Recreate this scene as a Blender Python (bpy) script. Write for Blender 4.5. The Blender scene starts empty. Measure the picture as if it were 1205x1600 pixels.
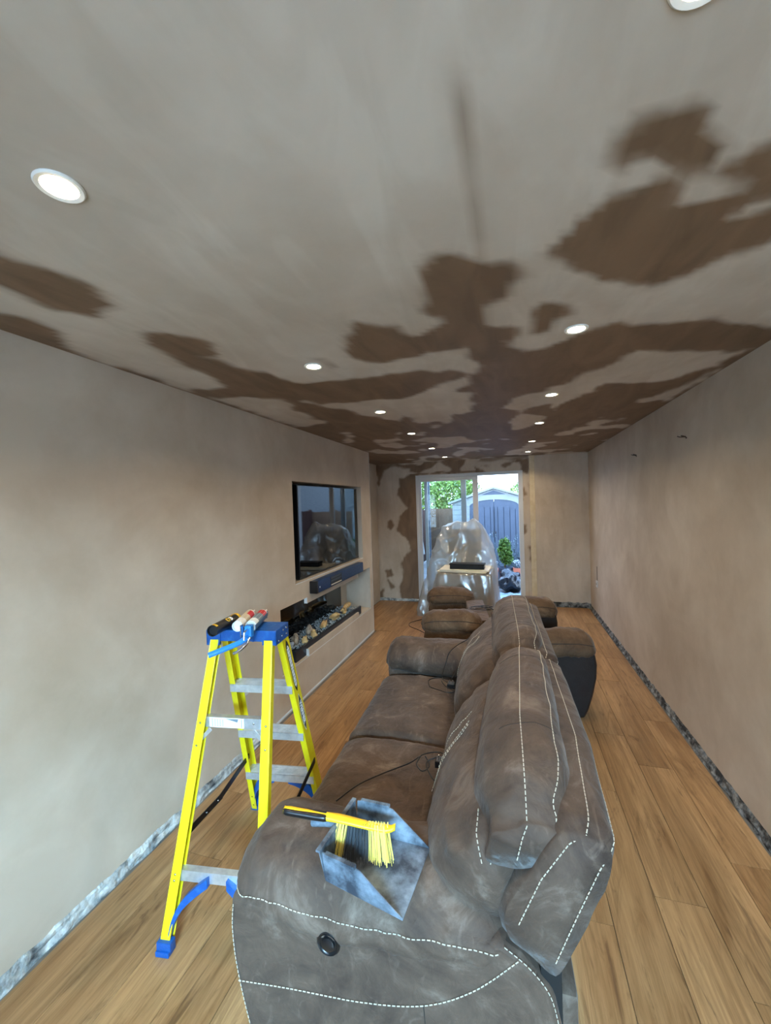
import bpy, bmesh, math, random
import numpy as np
from mathutils import Vector, Matrix, noise

# ------------------------------------------------------------------ camera, sky, daylight, exposure
SC = bpy.context.scene
COL = SC.collection
W_PX, H_PX = 1205, 1600
F_PX, YAW, PITCH, ROLL, EYE = 640.0, 0.2953, -0.0199, 0.0322, 1.7068
cam = bpy.data.objects.new('camera', bpy.data.cameras.new('camera'))
cam.data.sensor_fit = 'HORIZONTAL'
cam.data.sensor_width = 36.0
cam.data.lens = 36.0 * F_PX / W_PX
cam.data.clip_start = 0.02
cam.data.clip_end = 200
fw = Vector((-math.sin(YAW) * math.cos(PITCH), math.cos(YAW) * math.cos(PITCH), math.sin(PITCH)))
rt = fw.cross(Vector((0, 0, 1))).normalized()
up = rt.cross(fw)
r2 = rt * math.cos(ROLL) - up * math.sin(ROLL)
u2 = rt * math.sin(ROLL) + up * math.cos(ROLL)
m = Matrix((r2, u2, -fw)).transposed().to_4x4()
m.translation = (0, 0, EYE)
cam.matrix_world = m
COL.objects.link(cam)
SC.camera = cam

world = bpy.data.worlds.new('sky')
SC.world = world
world.use_nodes = True
wn = world.node_tree
wn.nodes.clear()
wo = wn.nodes.new('ShaderNodeOutputWorld')
wb = wn.nodes.new('ShaderNodeBackground')
wg = wn.nodes.new('ShaderNodeTexGradient')
wr = wn.nodes.new('ShaderNodeValToRGB')
wc = wn.nodes.new('ShaderNodeTexCoord')
ws = wn.nodes.new('ShaderNodeSeparateXYZ')
wn.links.new(wc.outputs['Generated'], ws.inputs[0])
wn.links.new(ws.outputs['Z'], wr.inputs[0])
wr.color_ramp.elements[0].color = (0.66, 0.86, 1.12, 1)
wr.color_ramp.elements[1].color = (0.36, 0.64, 1.15, 1)
wn.links.new(wr.outputs[0], wb.inputs[0])
SKY = 6.2
wb.inputs[1].default_value = SKY
wn.links.new(wb.outputs[0], wo.inputs[0])

def area_light(name, loc, rot, sx, sy, power, color):
    l = bpy.data.lights.new(name, 'AREA')
    l.shape = 'RECTANGLE'
    l.size, l.size_y = sx, sy
    l.energy = power
    l.color = color
    o = bpy.data.objects.new(name, l)
    o.location = loc
    o.rotation_euler = rot
    COL.objects.link(o)
    return o
# daylight entering through the front window behind the photographer and through the patio door
FRONT_DAYLIGHT = 1700
area_light('front_sky_daylight', (1.30, -3.0, 2.90), Vector((-0.48, 0.76, -0.42)).to_track_quat('-Z', 'Y').to_euler(), 3.0, 1.6, FRONT_DAYLIGHT, (0.42, 0.74, 1.0))
portal = area_light('patio_door_portal', (-0.67, 7.15, 1.10), (math.radians(-90), 0, 0), 1.62, 2.1, 1.0, (1, 1, 1))
portal.data.cycles.is_portal = True
LAMP_POWER = 2.8
LAMP_SPREAD = 138
LAMP_COLOR = (1.0, 0.80, 0.54)

SC.view_settings.view_transform = 'Standard'
SC.view_settings.look = 'None'
SC.view_settings.gamma = 1.0
SC.view_settings.use_curve_mapping = False
SC.view_settings.exposure = 0.78

random.seed(7)
PI = math.pi

# ------------------------------------------------------------------ materials
def lin(c):
    return tuple(((x / 255) / 12.92 if x / 255 <= 0.04045 else ((x / 255 + 0.055) / 1.055) ** 2.4) for x in c)

def mat(name, rgb, rough=0.6, metal=0.0, rgb2=None, scale=6.0, detail=5.0, bump=0.0, bump_scale=None, stretch=None,
        emit=None, lo=0.35, hi=0.65, coat=0.0, spec=0.5, rand=0.0):
    m = bpy.data.materials.new(name)
    m.use_nodes = True
    nt = m.node_tree
    b = nt.nodes['Principled BSDF']
    b.inputs['Base Color'].default_value = (*lin(rgb), 1)
    b.inputs['Roughness'].default_value = rough
    b.inputs['Metallic'].default_value = metal
    b.inputs['Coat Weight'].default_value = coat
    b.inputs['Specular IOR Level'].default_value = spec
    if rgb2 or bump:
        tc = nt.nodes.new('ShaderNodeTexCoord')
        vec = tc.outputs['Object']
        if stretch:
            mp = nt.nodes.new('ShaderNodeMapping')
            mp.inputs['Scale'].default_value = stretch
            nt.links.new(vec, mp.inputs[0])
            vec = mp.outputs[0]
    if rgb2:
        n = nt.nodes.new('ShaderNodeTexNoise')
        n.inputs['Scale'].default_value = scale
        n.inputs['Detail'].default_value = detail
        n.inputs['Roughness'].default_value = 0.62
        nt.links.new(vec, n.inputs['Vector'])
        r = nt.nodes.new('ShaderNodeValToRGB')
        r.color_ramp.elements[0].position = lo
        r.color_ramp.elements[1].position = hi
        r.color_ramp.elements[0].color = (*lin(rgb), 1)
        r.color_ramp.elements[1].color = (*lin(rgb2), 1)
        nt.links.new(n.outputs['Fac'], r.inputs[0])
        nt.links.new(r.outputs[0], b.inputs['Base Color'])
    if bump:
        n2 = nt.nodes.new('ShaderNodeTexNoise')
        n2.inputs['Scale'].default_value = bump_scale or scale * 3
        n2.inputs['Detail'].default_value = 6
        nt.links.new(vec, n2.inputs['Vector'])
        bp = nt.nodes.new('ShaderNodeBump')
        bp.inputs['Strength'].default_value = bump
        bp.inputs['Distance'].default_value = 0.02
        nt.links.new(n2.outputs['Fac'], bp.inputs['Height'])
        nt.links.new(bp.outputs[0], b.inputs['Normal'])
    if emit:
        b.inputs['Emission Color'].default_value = (*emit[0], 1)
        b.inputs['Emission Strength'].default_value = emit[1]
    return m

def plaster_mat(name, dry1, dry2, wet):
    """new skim plaster: mottled dry colour, darker where the 'wet' attribute says it has not dried"""
    m = bpy.data.materials.new(name)
    m.use_nodes = True
    nt = m.node_tree
    b = nt.nodes['Principled BSDF']
    b.inputs['Roughness'].default_value = 0.62
    b.inputs['Specular IOR Level'].default_value = 0.25
    L = nt.links.new
    tc = nt.nodes.new('ShaderNodeTexCoord')
    n1 = nt.nodes.new('ShaderNodeTexNoise'); n1.inputs['Scale'].default_value = 1.5; n1.inputs['Detail'].default_value = 8; n1.inputs['Roughness'].default_value = 0.6
    L(tc.outputs['Object'], n1.inputs['Vector'])
    r1 = nt.nodes.new('ShaderNodeValToRGB')
    r1.color_ramp.elements[0].position = 0.36; r1.color_ramp.elements[1].position = 0.62
    r1.color_ramp.elements[0].color = (*lin(dry1), 1); r1.color_ramp.elements[1].color = (*lin(dry2), 1)
    L(n1.outputs['Fac'], r1.inputs[0])
    # trowel marks: broad faint arcs
    mp = nt.nodes.new('ShaderNodeMapping'); mp.inputs['Scale'].default_value = (3.0, 0.8, 0.8)
    L(tc.outputs['Object'], mp.inputs[0])
    n2 = nt.nodes.new('ShaderNodeTexNoise'); n2.inputs['Scale'].default_value = 2.2; n2.inputs['Detail'].default_value = 9; n2.inputs['Distortion'].default_value = 1.2
    L(mp.outputs[0], n2.inputs['Vector'])
    r2_ = nt.nodes.new('ShaderNodeValToRGB')
    r2_.color_ramp.elements[0].position = 0.42; r2_.color_ramp.elements[1].position = 0.60
    r2_.color_ramp.elements[0].color = (0.90, 0.88, 0.86, 1); r2_.color_ramp.elements[1].color = (1, 1, 1, 1)
    L(n2.outputs['Fac'], r2_.inputs[0])
    mx = nt.nodes.new('ShaderNodeMix'); mx.data_type = 'RGBA'; mx.blend_type = 'MULTIPLY'; mx.inputs[0].default_value = 0.8
    L(r1.outputs[0], mx.inputs[6]); L(r2_.outputs[0], mx.inputs[7])
    out = mx.outputs[2]
    if wet:
        at = nt.nodes.new('ShaderNodeAttribute'); at.attribute_name = 'wet'
        wm = nt.nodes.new('ShaderNodeValToRGB')
        wm.color_ramp.elements[0].color = (*lin(wet), 1)
        wm.color_ramp.elements[1].color = (*[c * 1.45 for c in lin(wet)], 1)
        wm.color_ramp.elements[0].position = 0.35; wm.color_ramp.elements[1].position = 0.72
        L(n2.outputs['Fac'], wm.inputs[0])
        mw = nt.nodes.new('ShaderNodeMix'); mw.data_type = 'RGBA'
        L(at.outputs['Fac'], mw.inputs[0]); L(out, mw.inputs[6]); L(wm.outputs[0], mw.inputs[7])
        out = mw.outputs[2]
        mr = nt.nodes.new('ShaderNodeMapRange')
        mr.inputs['To Min'].default_value = 0.62; mr.inputs['To Max'].default_value = 0.54
        L(at.outputs['Fac'], mr.inputs['Value']); L(mr.outputs[0], b.inputs['Roughness'])
    L(out, b.inputs['Base Color'])
    n3 = nt.nodes.new('ShaderNodeTexNoise'); n3.inputs['Scale'].default_value = 9; n3.inputs['Detail'].default_value = 7
    L(tc.outputs['Object'], n3.inputs['Vector'])
    bp = nt.nodes.new('ShaderNodeBump'); bp.inputs['Strength'].default_value = 0.12; bp.inputs['Distance'].default_value = 0.02
    L(n3.outputs['Fac'], bp.inputs['Height']); L(bp.outputs[0], b.inputs['Normal'])
    return m

def plank_mat():
    m = bpy.data.materials.new('oak_laminate')
    m.use_nodes = True
    nt = m.node_tree
    L = nt.links.new
    b = nt.nodes['Principled BSDF']
    b.inputs['Roughness'].default_value = 0.34
    b.inputs['Specular IOR Level'].default_value = 0.35
    tc = nt.nodes.new('ShaderNodeTexCoord')
    oi = nt.nodes.new('ShaderNodeObjectInfo')
    mul = nt.nodes.new('ShaderNodeVectorMath'); mul.operation = 'SCALE'; mul.inputs[0].default_value = (37.0, 91.0, 53.0)
    L(oi.outputs['Random'], mul.inputs['Scale'])
    add = nt.nodes.new('ShaderNodeVectorMath'); add.operation = 'ADD'
    L(tc.outputs['Object'], add.inputs[0]); L(mul.outputs[0], add.inputs[1])
    def tex(sc, scale, detail, dist, rough=0.6):
        mp = nt.nodes.new('ShaderNodeMapping'); mp.inputs['Scale'].default_value = sc
        L(add.outputs[0], mp.inputs[0])
        n = nt.nodes.new('ShaderNodeTexNoise'); n.inputs['Scale'].default_value = scale; n.inputs['Detail'].default_value = detail
        n.inputs['Distortion'].default_value = dist; n.inputs['Roughness'].default_value = rough
        L(mp.outputs[0], n.inputs['Vector'])
        return n
    def ramp(n, p0, c0, p1, c1):
        r = nt.nodes.new('ShaderNodeValToRGB')
        r.color_ramp.elements[0].position = p0; r.color_ramp.elements[1].position = p1
        r.color_ramp.elements[0].color = c0; r.color_ramp.elements[1].color = c1
        L(n.outputs['Fac'], r.inputs[0])
        return r
    base = ramp(tex((5, 0.7, 1), 1.4, 5, 0.6), 0.33, (*lin((146, 108, 70)), 1), 0.68, (*lin((188, 148, 104)), 1))
    grain = ramp(tex((26, 0.9, 1), 2.0, 8, 1.2, 0.7), 0.38, (0.66, 0.62, 0.57, 1), 0.60, (1, 1, 1, 1))
    mx = nt.nodes.new('ShaderNodeMix'); mx.data_type = 'RGBA'; mx.blend_type = 'MULTIPLY'; mx.inputs[0].default_value = 0.9
    L(base.outputs[0], mx.inputs[6]); L(grain.outputs[0], mx.inputs[7])
    knot = ramp(tex((10, 1.6, 1), 1.25, 9, 2.4, 0.62), 0.575, (0, 0, 0, 1), 0.70, (1, 1, 1, 1))
    mk = nt.nodes.new('ShaderNodeMix'); mk.data_type = 'RGBA'
    kf = nt.nodes.new('ShaderNodeMath'); kf.operation = 'MULTIPLY'; kf.inputs[1].default_value = 0.72
    L(knot.outputs[0], kf.inputs[0]); L(kf.outputs[0], mk.inputs[0])
    L(mx.outputs[2], mk.inputs[6]); mk.inputs[7].default_value = (*lin((92, 62, 38)), 1)
    smear = ramp(tex((4.2, 0.9, 1), 1.7, 7, 1.6, 0.66), 0.55, (1, 1, 1, 1), 0.72, (0.60, 0.56, 0.50, 1))
    ms = nt.nodes.new('ShaderNodeMix'); ms.data_type = 'RGBA'; ms.blend_type = 'MULTIPLY'; ms.inputs[0].default_value = 1.0
    L(mk.outputs[2], ms.inputs[6]); L(smear.outputs[0], ms.inputs[7])
    mk = ms
    shade = nt.nodes.new('ShaderNodeMapRange'); shade.inputs['To Min'].default_value = 0.90; shade.inputs['To Max'].default_value = 1.07
    L(oi.outputs['Random'], shade.inputs['Value'])
    sc = nt.nodes.new('ShaderNodeVectorMath'); sc.operation = 'SCALE'
    L(mk.outputs[2], sc.inputs[0]); L(shade.outputs[0], sc.inputs['Scale'])
    L(sc.outputs[0], b.inputs['Base Color'])
    return m

def suede_mat(name, dark, mid, dusty):
    m = bpy.data.materials.new(name)
    m.use_nodes = True
    nt = m.node_tree
    L = nt.links.new
    b = nt.nodes['Principled BSDF']
    b.inputs['Roughness'].default_value = 0.75
    b.inputs['Specular IOR Level'].default_value = 0.3
    b.inputs['Sheen Weight'].default_value = 0.1
    b.inputs['Sheen Roughness'].default_value = 0.4
    tc = nt.nodes.new('ShaderNodeTexCoord')
    n = nt.nodes.new('ShaderNodeTexNoise'); n.inputs['Scale'].default_value = 5; n.inputs['Detail'].default_value = 9; n.inputs['Roughness'].default_value = 0.68; n.inputs['Distortion'].default_value = 0.8
    L(tc.outputs['Object'], n.inputs['Vector'])
    r = nt.nodes.new('ShaderNodeValToRGB')
    r.color_ramp.elements[0].position = 0.32; r.color_ramp.elements[0].color = (*lin(dark), 1)
    r.color_ramp.elements[1].position = 0.56; r.color_ramp.elements[1].color = (*lin(mid), 1)
    e = r.color_ramp.elements.new(0.74); e.color = (*lin(dusty), 1)
    L(n.outputs['Fac'], r.inputs[0])
    mp = nt.nodes.new('ShaderNodeMapping'); mp.inputs['Rotation'].default_value = (0.4, 0.2, 0.7); mp.inputs['Scale'].default_value = (14, 4, 8)
    L(tc.outputs['Object'], mp.inputs[0])
    n2 = nt.nodes.new('ShaderNodeTexNoise'); n2.inputs['Scale'].default_value = 1.6; n2.inputs['Detail'].default_value = 8; n2.inputs['Distortion'].default_value = 1.5
    L(mp.outputs[0], n2.inputs['Vector'])
    r3 = nt.nodes.new('ShaderNodeValToRGB')
    r3.color_ramp.elements[0].position = 0.60; r3.color_ramp.elements[0].color = (0, 0, 0, 1)
    r3.color_ramp.elements[1].position = 0.78; r3.color_ramp.elements[1].color = (1, 1, 1, 1)
    L(n2.outputs['Fac'], r3.inputs[0])
    k = nt.nodes.new('ShaderNodeMath'); k.operation = 'MULTIPLY'; k.inputs[1].default_value = 0.45
    L(r3.outputs[0], k.inputs[0])
    mx = nt.nodes.new('ShaderNodeMix'); mx.data_type = 'RGBA'
    L(k.outputs[0], mx.inputs[0]); L(r.outputs[0], mx.inputs[6]); mx.inputs[7].default_value = (*lin(dusty), 1)
    L(mx.outputs[2], b.inputs['Base Color'])
    n3 = nt.nodes.new('ShaderNodeTexNoise'); n3.inputs['Scale'].default_value = 16; n3.inputs['Detail'].default_value = 8; n3.inputs['Distortion'].default_value = 0.6
    L(tc.outputs['Object'], n3.inputs['Vector'])
    bp = nt.nodes.new('ShaderNodeBump'); bp.inputs['Strength'].default_value = 0.5; bp.inputs['Distance'].default_value = 0.02
    L(n3.outputs['Fac'], bp.inputs['Height']); L(bp.outputs[0], b.inputs['Normal'])
    return m

def sheet_mat(name, color, opacity, rough=0.18, gloss=0.35, milk=0.5):
    """thin clear or milky film: partly transparent, partly white, with a sharp sheen"""
    m = bpy.data.materials.new(name)
    m.use_nodes = True
    nt = m.node_tree
    nt.nodes.clear()
    L = nt.links.new
    out = nt.nodes.new('ShaderNodeOutputMaterial')
    tr = nt.nodes.new('ShaderNodeBsdfTransparent')
    tr.inputs[0].default_value = (0.97, 0.98, 0.98, 1)
    df = nt.nodes.new('ShaderNodeBsdfDiffuse'); df.inputs[0].default_value = (*color, 1)
    tl = nt.nodes.new('ShaderNodeBsdfTranslucent'); tl.inputs[0].default_value = (*color, 1)
    gl = nt.nodes.new('ShaderNodeBsdfGlossy'); gl.inputs['Roughness'].default_value = rough; gl.inputs[0].default_value = (0.95, 0.97, 1, 1)
    a = nt.nodes.new('ShaderNodeMixShader'); a.inputs[0].default_value = milk
    L(df.outputs[0], a.inputs[1]); L(tl.outputs[0], a.inputs[2])
    c = nt.nodes.new('ShaderNodeMixShader'); c.inputs[0].default_value = gloss
    L(a.outputs[0], c.inputs[1]); L(gl.outputs[0], c.inputs[2])
    d = nt.nodes.new('ShaderNodeMixShader')
    if isinstance(opacity, tuple):
        tc = nt.nodes.new('ShaderNodeTexCoord')
        n = nt.nodes.new('ShaderNodeTexNoise'); n.inputs['Scale'].default_value = 7; n.inputs['Detail'].default_value = 7; n.inputs['Distortion'].default_value = 1.5
        L(tc.outputs['Object'], n.inputs['Vector'])
        mr = nt.nodes.new('ShaderNodeMapRange'); mr.inputs['From Min'].default_value = 0.35; mr.inputs['From Max'].default_value = 0.65
        mr.inputs['To Min'].default_value = opacity[0]; mr.inputs['To Max'].default_value = opacity[1]
        L(n.outputs['Fac'], mr.inputs['Value']); L(mr.outputs[0], d.inputs[0])
    else:
        d.inputs[0].default_value = opacity
    L(tr.outputs[0], d.inputs[1]); L(c.outputs[0], d.inputs[2])
    L(d.outputs[0], out.inputs[0])
    return m

def glass_mat(name):
    m = bpy.data.materials.new(name)
    m.use_nodes = True
    nt = m.node_tree
    nt.nodes.clear()
    out = nt.nodes.new('ShaderNodeOutputMaterial')
    tr = nt.nodes.new('ShaderNodeBsdfTransparent'); tr.inputs[0].default_value = (0.93, 0.96, 0.96, 1)
    gl = nt.nodes.new('ShaderNodeBsdfGlossy'); gl.inputs['Roughness'].default_value = 0.0
    fr = nt.nodes.new('ShaderNodeFresnel'); fr.inputs[0].default_value = 1.45
    mx = nt.nodes.new('ShaderNodeMixShader')
    nt.links.new(fr.outputs[0], mx.inputs[0]); nt.links.new(tr.outputs[0], mx.inputs[1]); nt.links.new(gl.outputs[0], mx.inputs[2])
    nt.links.new(mx.outputs[0], out.inputs[0])
    return m

PLASTER = plaster_mat('skim_plaster', (187, 172, 154), (205, 192, 176), (118, 97, 78))
CEIL_MAT = plaster_mat('ceiling_plaster', (196, 184, 169), (212, 202, 189), (116, 94, 74))
RAW_WALL = mat('raw_wall_edge', (70, 74, 78), 0.9, rgb2=(205, 208, 206), scale=9, detail=8, bump=0.9, bump_scale=24, lo=0.36, hi=0.60)
DARK_RAW = mat('dark_wall_edge', (40, 38, 36), 0.9, rgb2=(150, 150, 148), scale=16, detail=8, bump=0.9, bump_scale=30, lo=0.42, hi=0.66)
CONCRETE = mat('concrete', (96, 92, 88), 0.9, rgb2=(120, 116, 110))
OAK = plank_mat()
UPVC = mat('white_upvc', (204, 206, 208), 0.35)
WHITE = mat('white_paint', (232, 232, 228), 0.4)
BEAD = mat('white_corner_bead', (222, 224, 226), 0.5)
PIPE = mat('cream_pipe_casing', (216, 202, 172), 0.5, rgb2=(204, 186, 150), scale=9)
GLASS = glass_mat('window_glass')
SUEDE = suede_mat('brown_suede', (57, 44, 37), (85, 69, 58), (126, 110, 98))
SUEDE_B = suede_mat('warm_brown_suede', (70, 53, 39), (92, 72, 54), (120, 100, 80))
LEATHER = mat('dark_brown_leather', (38, 32, 33), 0.38, rgb2=(52, 46, 46), scale=20, bump=0.15, bump_scale=90)
BLACKLEATHER = mat('black_leather', (24, 22, 24), 0.33, rgb2=(32, 30, 33), scale=20, bump=0.12, bump_scale=90)
STITCH = mat('cream_thread', (188, 178, 160), 0.8)
SEAM = mat('dark_seam', (44, 37, 32), 0.8)
BLACKPL = mat('black_plastic', (18, 19, 22), 0.28)
BLACKMAT = mat('matt_black', (14, 14, 15), 0.7)
YELLOW = mat('yellow_fibreglass', (232, 214, 30), 0.32, rgb2=(222, 200, 24), scale=14)
BLUE = mat('blue_plastic', (16, 78, 150), 0.38, rgb2=(48, 112, 178), scale=30, detail=8, lo=0.5, hi=0.85, bump=0.15, bump_scale=60)
ALU = mat('aluminium', (196, 202, 208), 0.38, 0.75, rgb2=(226, 230, 234), scale=26, detail=8)
STEEL = mat('steel', (190, 192, 196), 0.25, 1.0)
STRAP = mat('dark_steel_strap', (38, 38, 40), 0.4, 0.6)
LABELW = mat('label_white', (232, 234, 234), 0.5)
LABELK = mat('label_black', (20, 24, 34), 0.45)
LABELG = mat('label_grey_print', (110, 122, 132), 0.6)
PANMAT = mat('dusty_black_plastic', (44, 54, 66), 0.6, rgb2=(150, 168, 186), scale=11, detail=9, lo=0.42, hi=0.78, bump=0.1)
YELPL = mat('yellow_plastic', (246, 200, 30), 0.35)
BRISTLEY = mat('yellow_bristle', (238, 216, 110), 0.6)
BRISTLEK = mat('dark_bristle', (52, 58, 66), 0.7)
TVSCREEN = mat('tv_screen', (6, 7, 9), 0.03, spec=0.6)
FIREGLASS = mat('fire_back_glass', (5, 5, 6), 0.04, spec=0.7)
RECESS_SHADE = mat('painted_recess_shade', (12, 12, 13), 0.8)  # near-black colour standing in for the shadow inside the television recess
SPEAKER = mat('navy_speaker_cloth', (26, 48, 84), 0.42, rgb2=(34, 62, 104), scale=60)
TRAY = mat('dark_blue_tray', (28, 36, 48), 0.35)
CRYSTAL = mat('grey_crystal', (126, 138, 146), 0.25, rgb2=(196, 204, 208), scale=70)
LOG = mat('pale_log', (214, 190, 138), 0.8, rgb2=(170, 134, 84), scale=22)
LOGD = mat('bark_log', (120, 106, 92), 0.85, rgb2=(176, 160, 140), scale=24)
FILM = sheet_mat('clear_dust_sheet', (0.74, 0.73, 0.69), 0.50, 0.22, 0.30)
FOAM = mat('white_foam_board', (228, 221, 202), 0.6)
WOODBOX = mat('wood_panel', (150, 128, 104), 0.6, rgb2=(120, 100, 80), scale=7)
GREYCLOTH = mat('grey_upholstery', (120, 114, 108), 0.9, rgb2=(96, 92, 88), scale=14)
LAMP_EM = mat('lamp_lens', (255, 240, 210), 0.4, emit=((1.0, 0.86, 0.62), 14.0))
SHED_D = mat('shed_grey_blue', (58, 68, 82), 0.6, rgb2=(65, 75, 90), scale=5)
SHED_L = mat('shed_pale_grey', (124, 130, 130), 0.6, rgb2=(132, 138, 138), scale=5)
FENCE = mat('fence_wood', (110, 84, 62), 0.85, rgb2=(85, 62, 46), scale=8, stretch=(6, 6, 0.8))
FENCE_R = mat('fence_red_wood', (80, 50, 40), 0.85, rgb2=(60, 38, 30), scale=8, stretch=(6, 6, 0.8))
LEAF = mat('leaf_green', (74, 110, 50), 0.6, rgb2=(146, 170, 84), scale=9)
CONIFER = mat('conifer_green', (36, 72, 18), 0.6, rgb2=(98, 126, 36), scale=12)
GREYLEAF = mat('grey_green_leaf', (62, 80, 80), 0.7, rgb2=(98, 110, 118), scale=30)
BARK = mat('bark', (86, 70, 56), 0.9)
TERRA = mat('terracotta', (196, 110, 84), 0.8)
PAVING = mat('patio_stone', (92, 92, 92), 0.85, rgb2=(118, 117, 115), scale=4, bump=0.2)
BAG = mat('black_bin_bag', (16, 18, 22), 0.22, rgb2=(24, 27, 34), scale=6, bump=0.5, bump_scale=14)
WSHEET = mat('pale_tarpaulin', (118, 132, 144), 0.35, rgb2=(94, 110, 122), scale=5, bump=0.6, bump_scale=9)
PALEBRICK = mat('pale_brick', (96, 102, 108), 0.9, rgb2=(118, 122, 124), scale=9, stretch=(1, 1, 4))
ROOFTILE = mat('roof_tile', (62, 48, 44), 0.85)
TERRY = mat('white_towel', (190, 194, 196), 0.9)
STOREBOX = mat('pale_storage_box', (140, 154, 170), 0.4)
COPPER = mat('brown_wire', (52, 40, 30), 0.5)
TUBE_W = mat('white_cartridge', (228, 232, 232), 0.4)
TUBE_K = mat('black_cartridge', (22, 24, 28), 0.35)
TUBE_G = mat('beige_print', (196, 184, 160), 0.5)
TUBE_R = mat('red_print', (190, 32, 34), 0.45)
YELPRINT = mat('yellow_print', (230, 180, 40), 0.45)
GUNBLUE = mat('bright_blue_plastic', (40, 130, 214), 0.35)
GUNGREY = mat('gun_frame_blue_grey', (84, 118, 146), 0.4, 0.3)
CABLE = mat('black_cable', (16, 16, 18), 0.45)

# ------------------------------------------------------------------ mesh helpers
class MB:
    def __init__(s):
        s.v, s.f = [], []
    def add(s, verts, faces, M=None):
        n = len(s.v)
        s.v += [tuple(M @ Vector(p)) if M else tuple(p) for p in verts]
        s.f += [tuple(i + n for i in f) for f in faces]
        return s
    def box(s, a, b, M=None, ch=0.0):
        x0, y0, z0 = a; x1, y1, z1 = b
        if ch:
            bm = bmesh.new()
            bmesh.ops.create_cube(bm, size=1)
            bmesh.ops.scale(bm, vec=(x1 - x0, y1 - y0, z1 - z0), verts=bm.verts)
            bmesh.ops.translate(bm, vec=((x0 + x1) / 2, (y0 + y1) / 2, (z0 + z1) / 2), verts=bm.verts)
            bmesh.ops.bevel(bm, geom=bm.edges[:], offset=ch, segments=2, affect='EDGES', profile=0.7)
            bm.verts.index_update()
            s.add([v.co[:] for v in bm.verts], [[v.index for v in f.verts] for f in bm.faces], M)
            bm.free()
            return s
        return s.add([(x0, y0, z0), (x1, y0, z0), (x1, y1, z0), (x0, y1, z0), (x0, y0, z1), (x1, y0, z1), (x1, y1, z1), (x0, y1, z1)],
                     [(0, 3, 2, 1), (4, 5, 6, 7), (0, 1, 5, 4), (1, 2, 6, 5), (2, 3, 7, 6), (3, 0, 4, 7)], M)
    def bar(s, p, q, w, d, side=None, ch=0.0):
        """rectangular bar from p to q; w across 'side', d the other way"""
        p, q = Vector(p), Vector(q)
        z = (q - p)
        L = z.length
        z.normalize()
        x = Vector(side) if side else Vector((1, 0, 0))
        x = (x - z * x.dot(z)).normalized()
        y = z.cross(x)
        M = Matrix((x, y, z)).transposed().to_4x4()
        M.translation = p
        return s.box((-w / 2, -d / 2, 0), (w / 2, d / 2, L), M, ch)
    def tube(s, path, r, k=8, cap=True, r_end=None):
        path = [Vector(p) for p in path]
        n = len(path)
        rings = []
        prev = None
        for i, p in enumerate(path):
            t = (path[min(i + 1, n - 1)] - path[max(i - 1, 0)]).normalized()
            if prev is None:
                a = Vector((0, 0, 1)) if abs(t.z) < 0.9 else Vector((1, 0, 0))
                x = (a - t * a.dot(t)).normalized()
            else:
                x = prev - t * prev.dot(t)
                x = x.normalized() if x.length > 1e-6 else t.orthogonal().normalized()
            prev = x
            y = t.cross(x)
            rr = r[i] if isinstance(r, (list, tuple)) else r
            if r_end is not None:
                rr = r + (r_end - r) * i / max(1, n - 1)
            rings.append([p + (x * math.cos(2 * PI * j / k) + y * math.sin(2 * PI * j / k)) * rr for j in range(k)])
        return s.loft(rings, cap)
    def loft(s, rings, cap=True, closed=True):
        k = len(rings[0])
        v = [tuple(p) for r in rings for p in r]
        f = []
        for i in range(len(rings) - 1):
            for j in range(k if closed else k - 1):
                f.append((i * k + j, i * k + (j + 1) % k, (i + 1) * k + (j + 1) % k, (i + 1) * k + j))
        if cap:
            f.append(tuple(range(k - 1, -1, -1)))
            f.append(tuple((len(rings) - 1) * k + j for j in range(k)))
        return s.add(v, f)
    def lathe(s, prof, k=24, M=None, cap=True):
        rings = [[(r * math.cos(2 * PI * j / k), r * math.sin(2 * PI * j / k), z) for j in range(k)] for r, z in prof]
        t = MB().loft(rings, cap)
        return s.add(t.v, t.f, M)
    def prism(s, poly, h0, h1, axis='y'):
        """extrude a 2D polygon; axis 'y': poly=(x,z); 'x': poly=(y,z); 'z': poly=(x,y)"""
        def P(a, b, h):
            return {'y': (a, h, b), 'x': (h, a, b), 'z': (a, b, h)}[axis]
        n = len(poly)
        v = [P(a, b, h0) for a, b in poly] + [P(a, b, h1) for a, b in poly]
        f = [tuple(range(n - 1, -1, -1)), tuple(range(n, 2 * n))]
        f += [(i, (i + 1) % n, (i + 1) % n + n, i + n) for i in range(n)]
        return s.add(v, f)
    def sphere(s, c, r, k=10, sc=(1, 1, 1)):
        c = Vector(c)
        rings = []
        for i in range(1, k):
            a = PI * i / k
            rings.append([c + Vector((r * math.sin(a) * math.cos(2 * PI * j / (2 * k)) * sc[0], r * math.sin(a) * math.sin(2 * PI * j / (2 * k)) * sc[1], -r * math.cos(a) * sc[2])) for j in range(2 * k)])
        return s.loft(rings)

def obj(name, mb, material, parent=None, smooth=False, loc=None, bevel=0.0, fix=True):
    me = bpy.data.meshes.new(name)
    me.from_pydata([tuple(p) for p in mb.v], [], mb.f)
    if fix:
        bm = bmesh.new(); bm.from_mesh(me)
        bmesh.ops.recalc_face_normals(bm, faces=bm.faces)
        bm.to_mesh(me); bm.free()
    me.materials.append(material)
    if smooth:
        for p in me.polygons:
            p.use_smooth = True
        if smooth != 'all':
            me.set_sharp_from_angle(angle=math.radians(38))
    o = bpy.data.objects.new(name, me)
    COL.objects.link(o)
    if loc is not None:
        o.location = loc
    if parent:
        o.parent = parent
    if bevel:
        md = o.modifiers.new('bevel', 'BEVEL'); md.width = bevel; md.segments = 2; md.limit_method = 'ANGLE'
    return o

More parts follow.
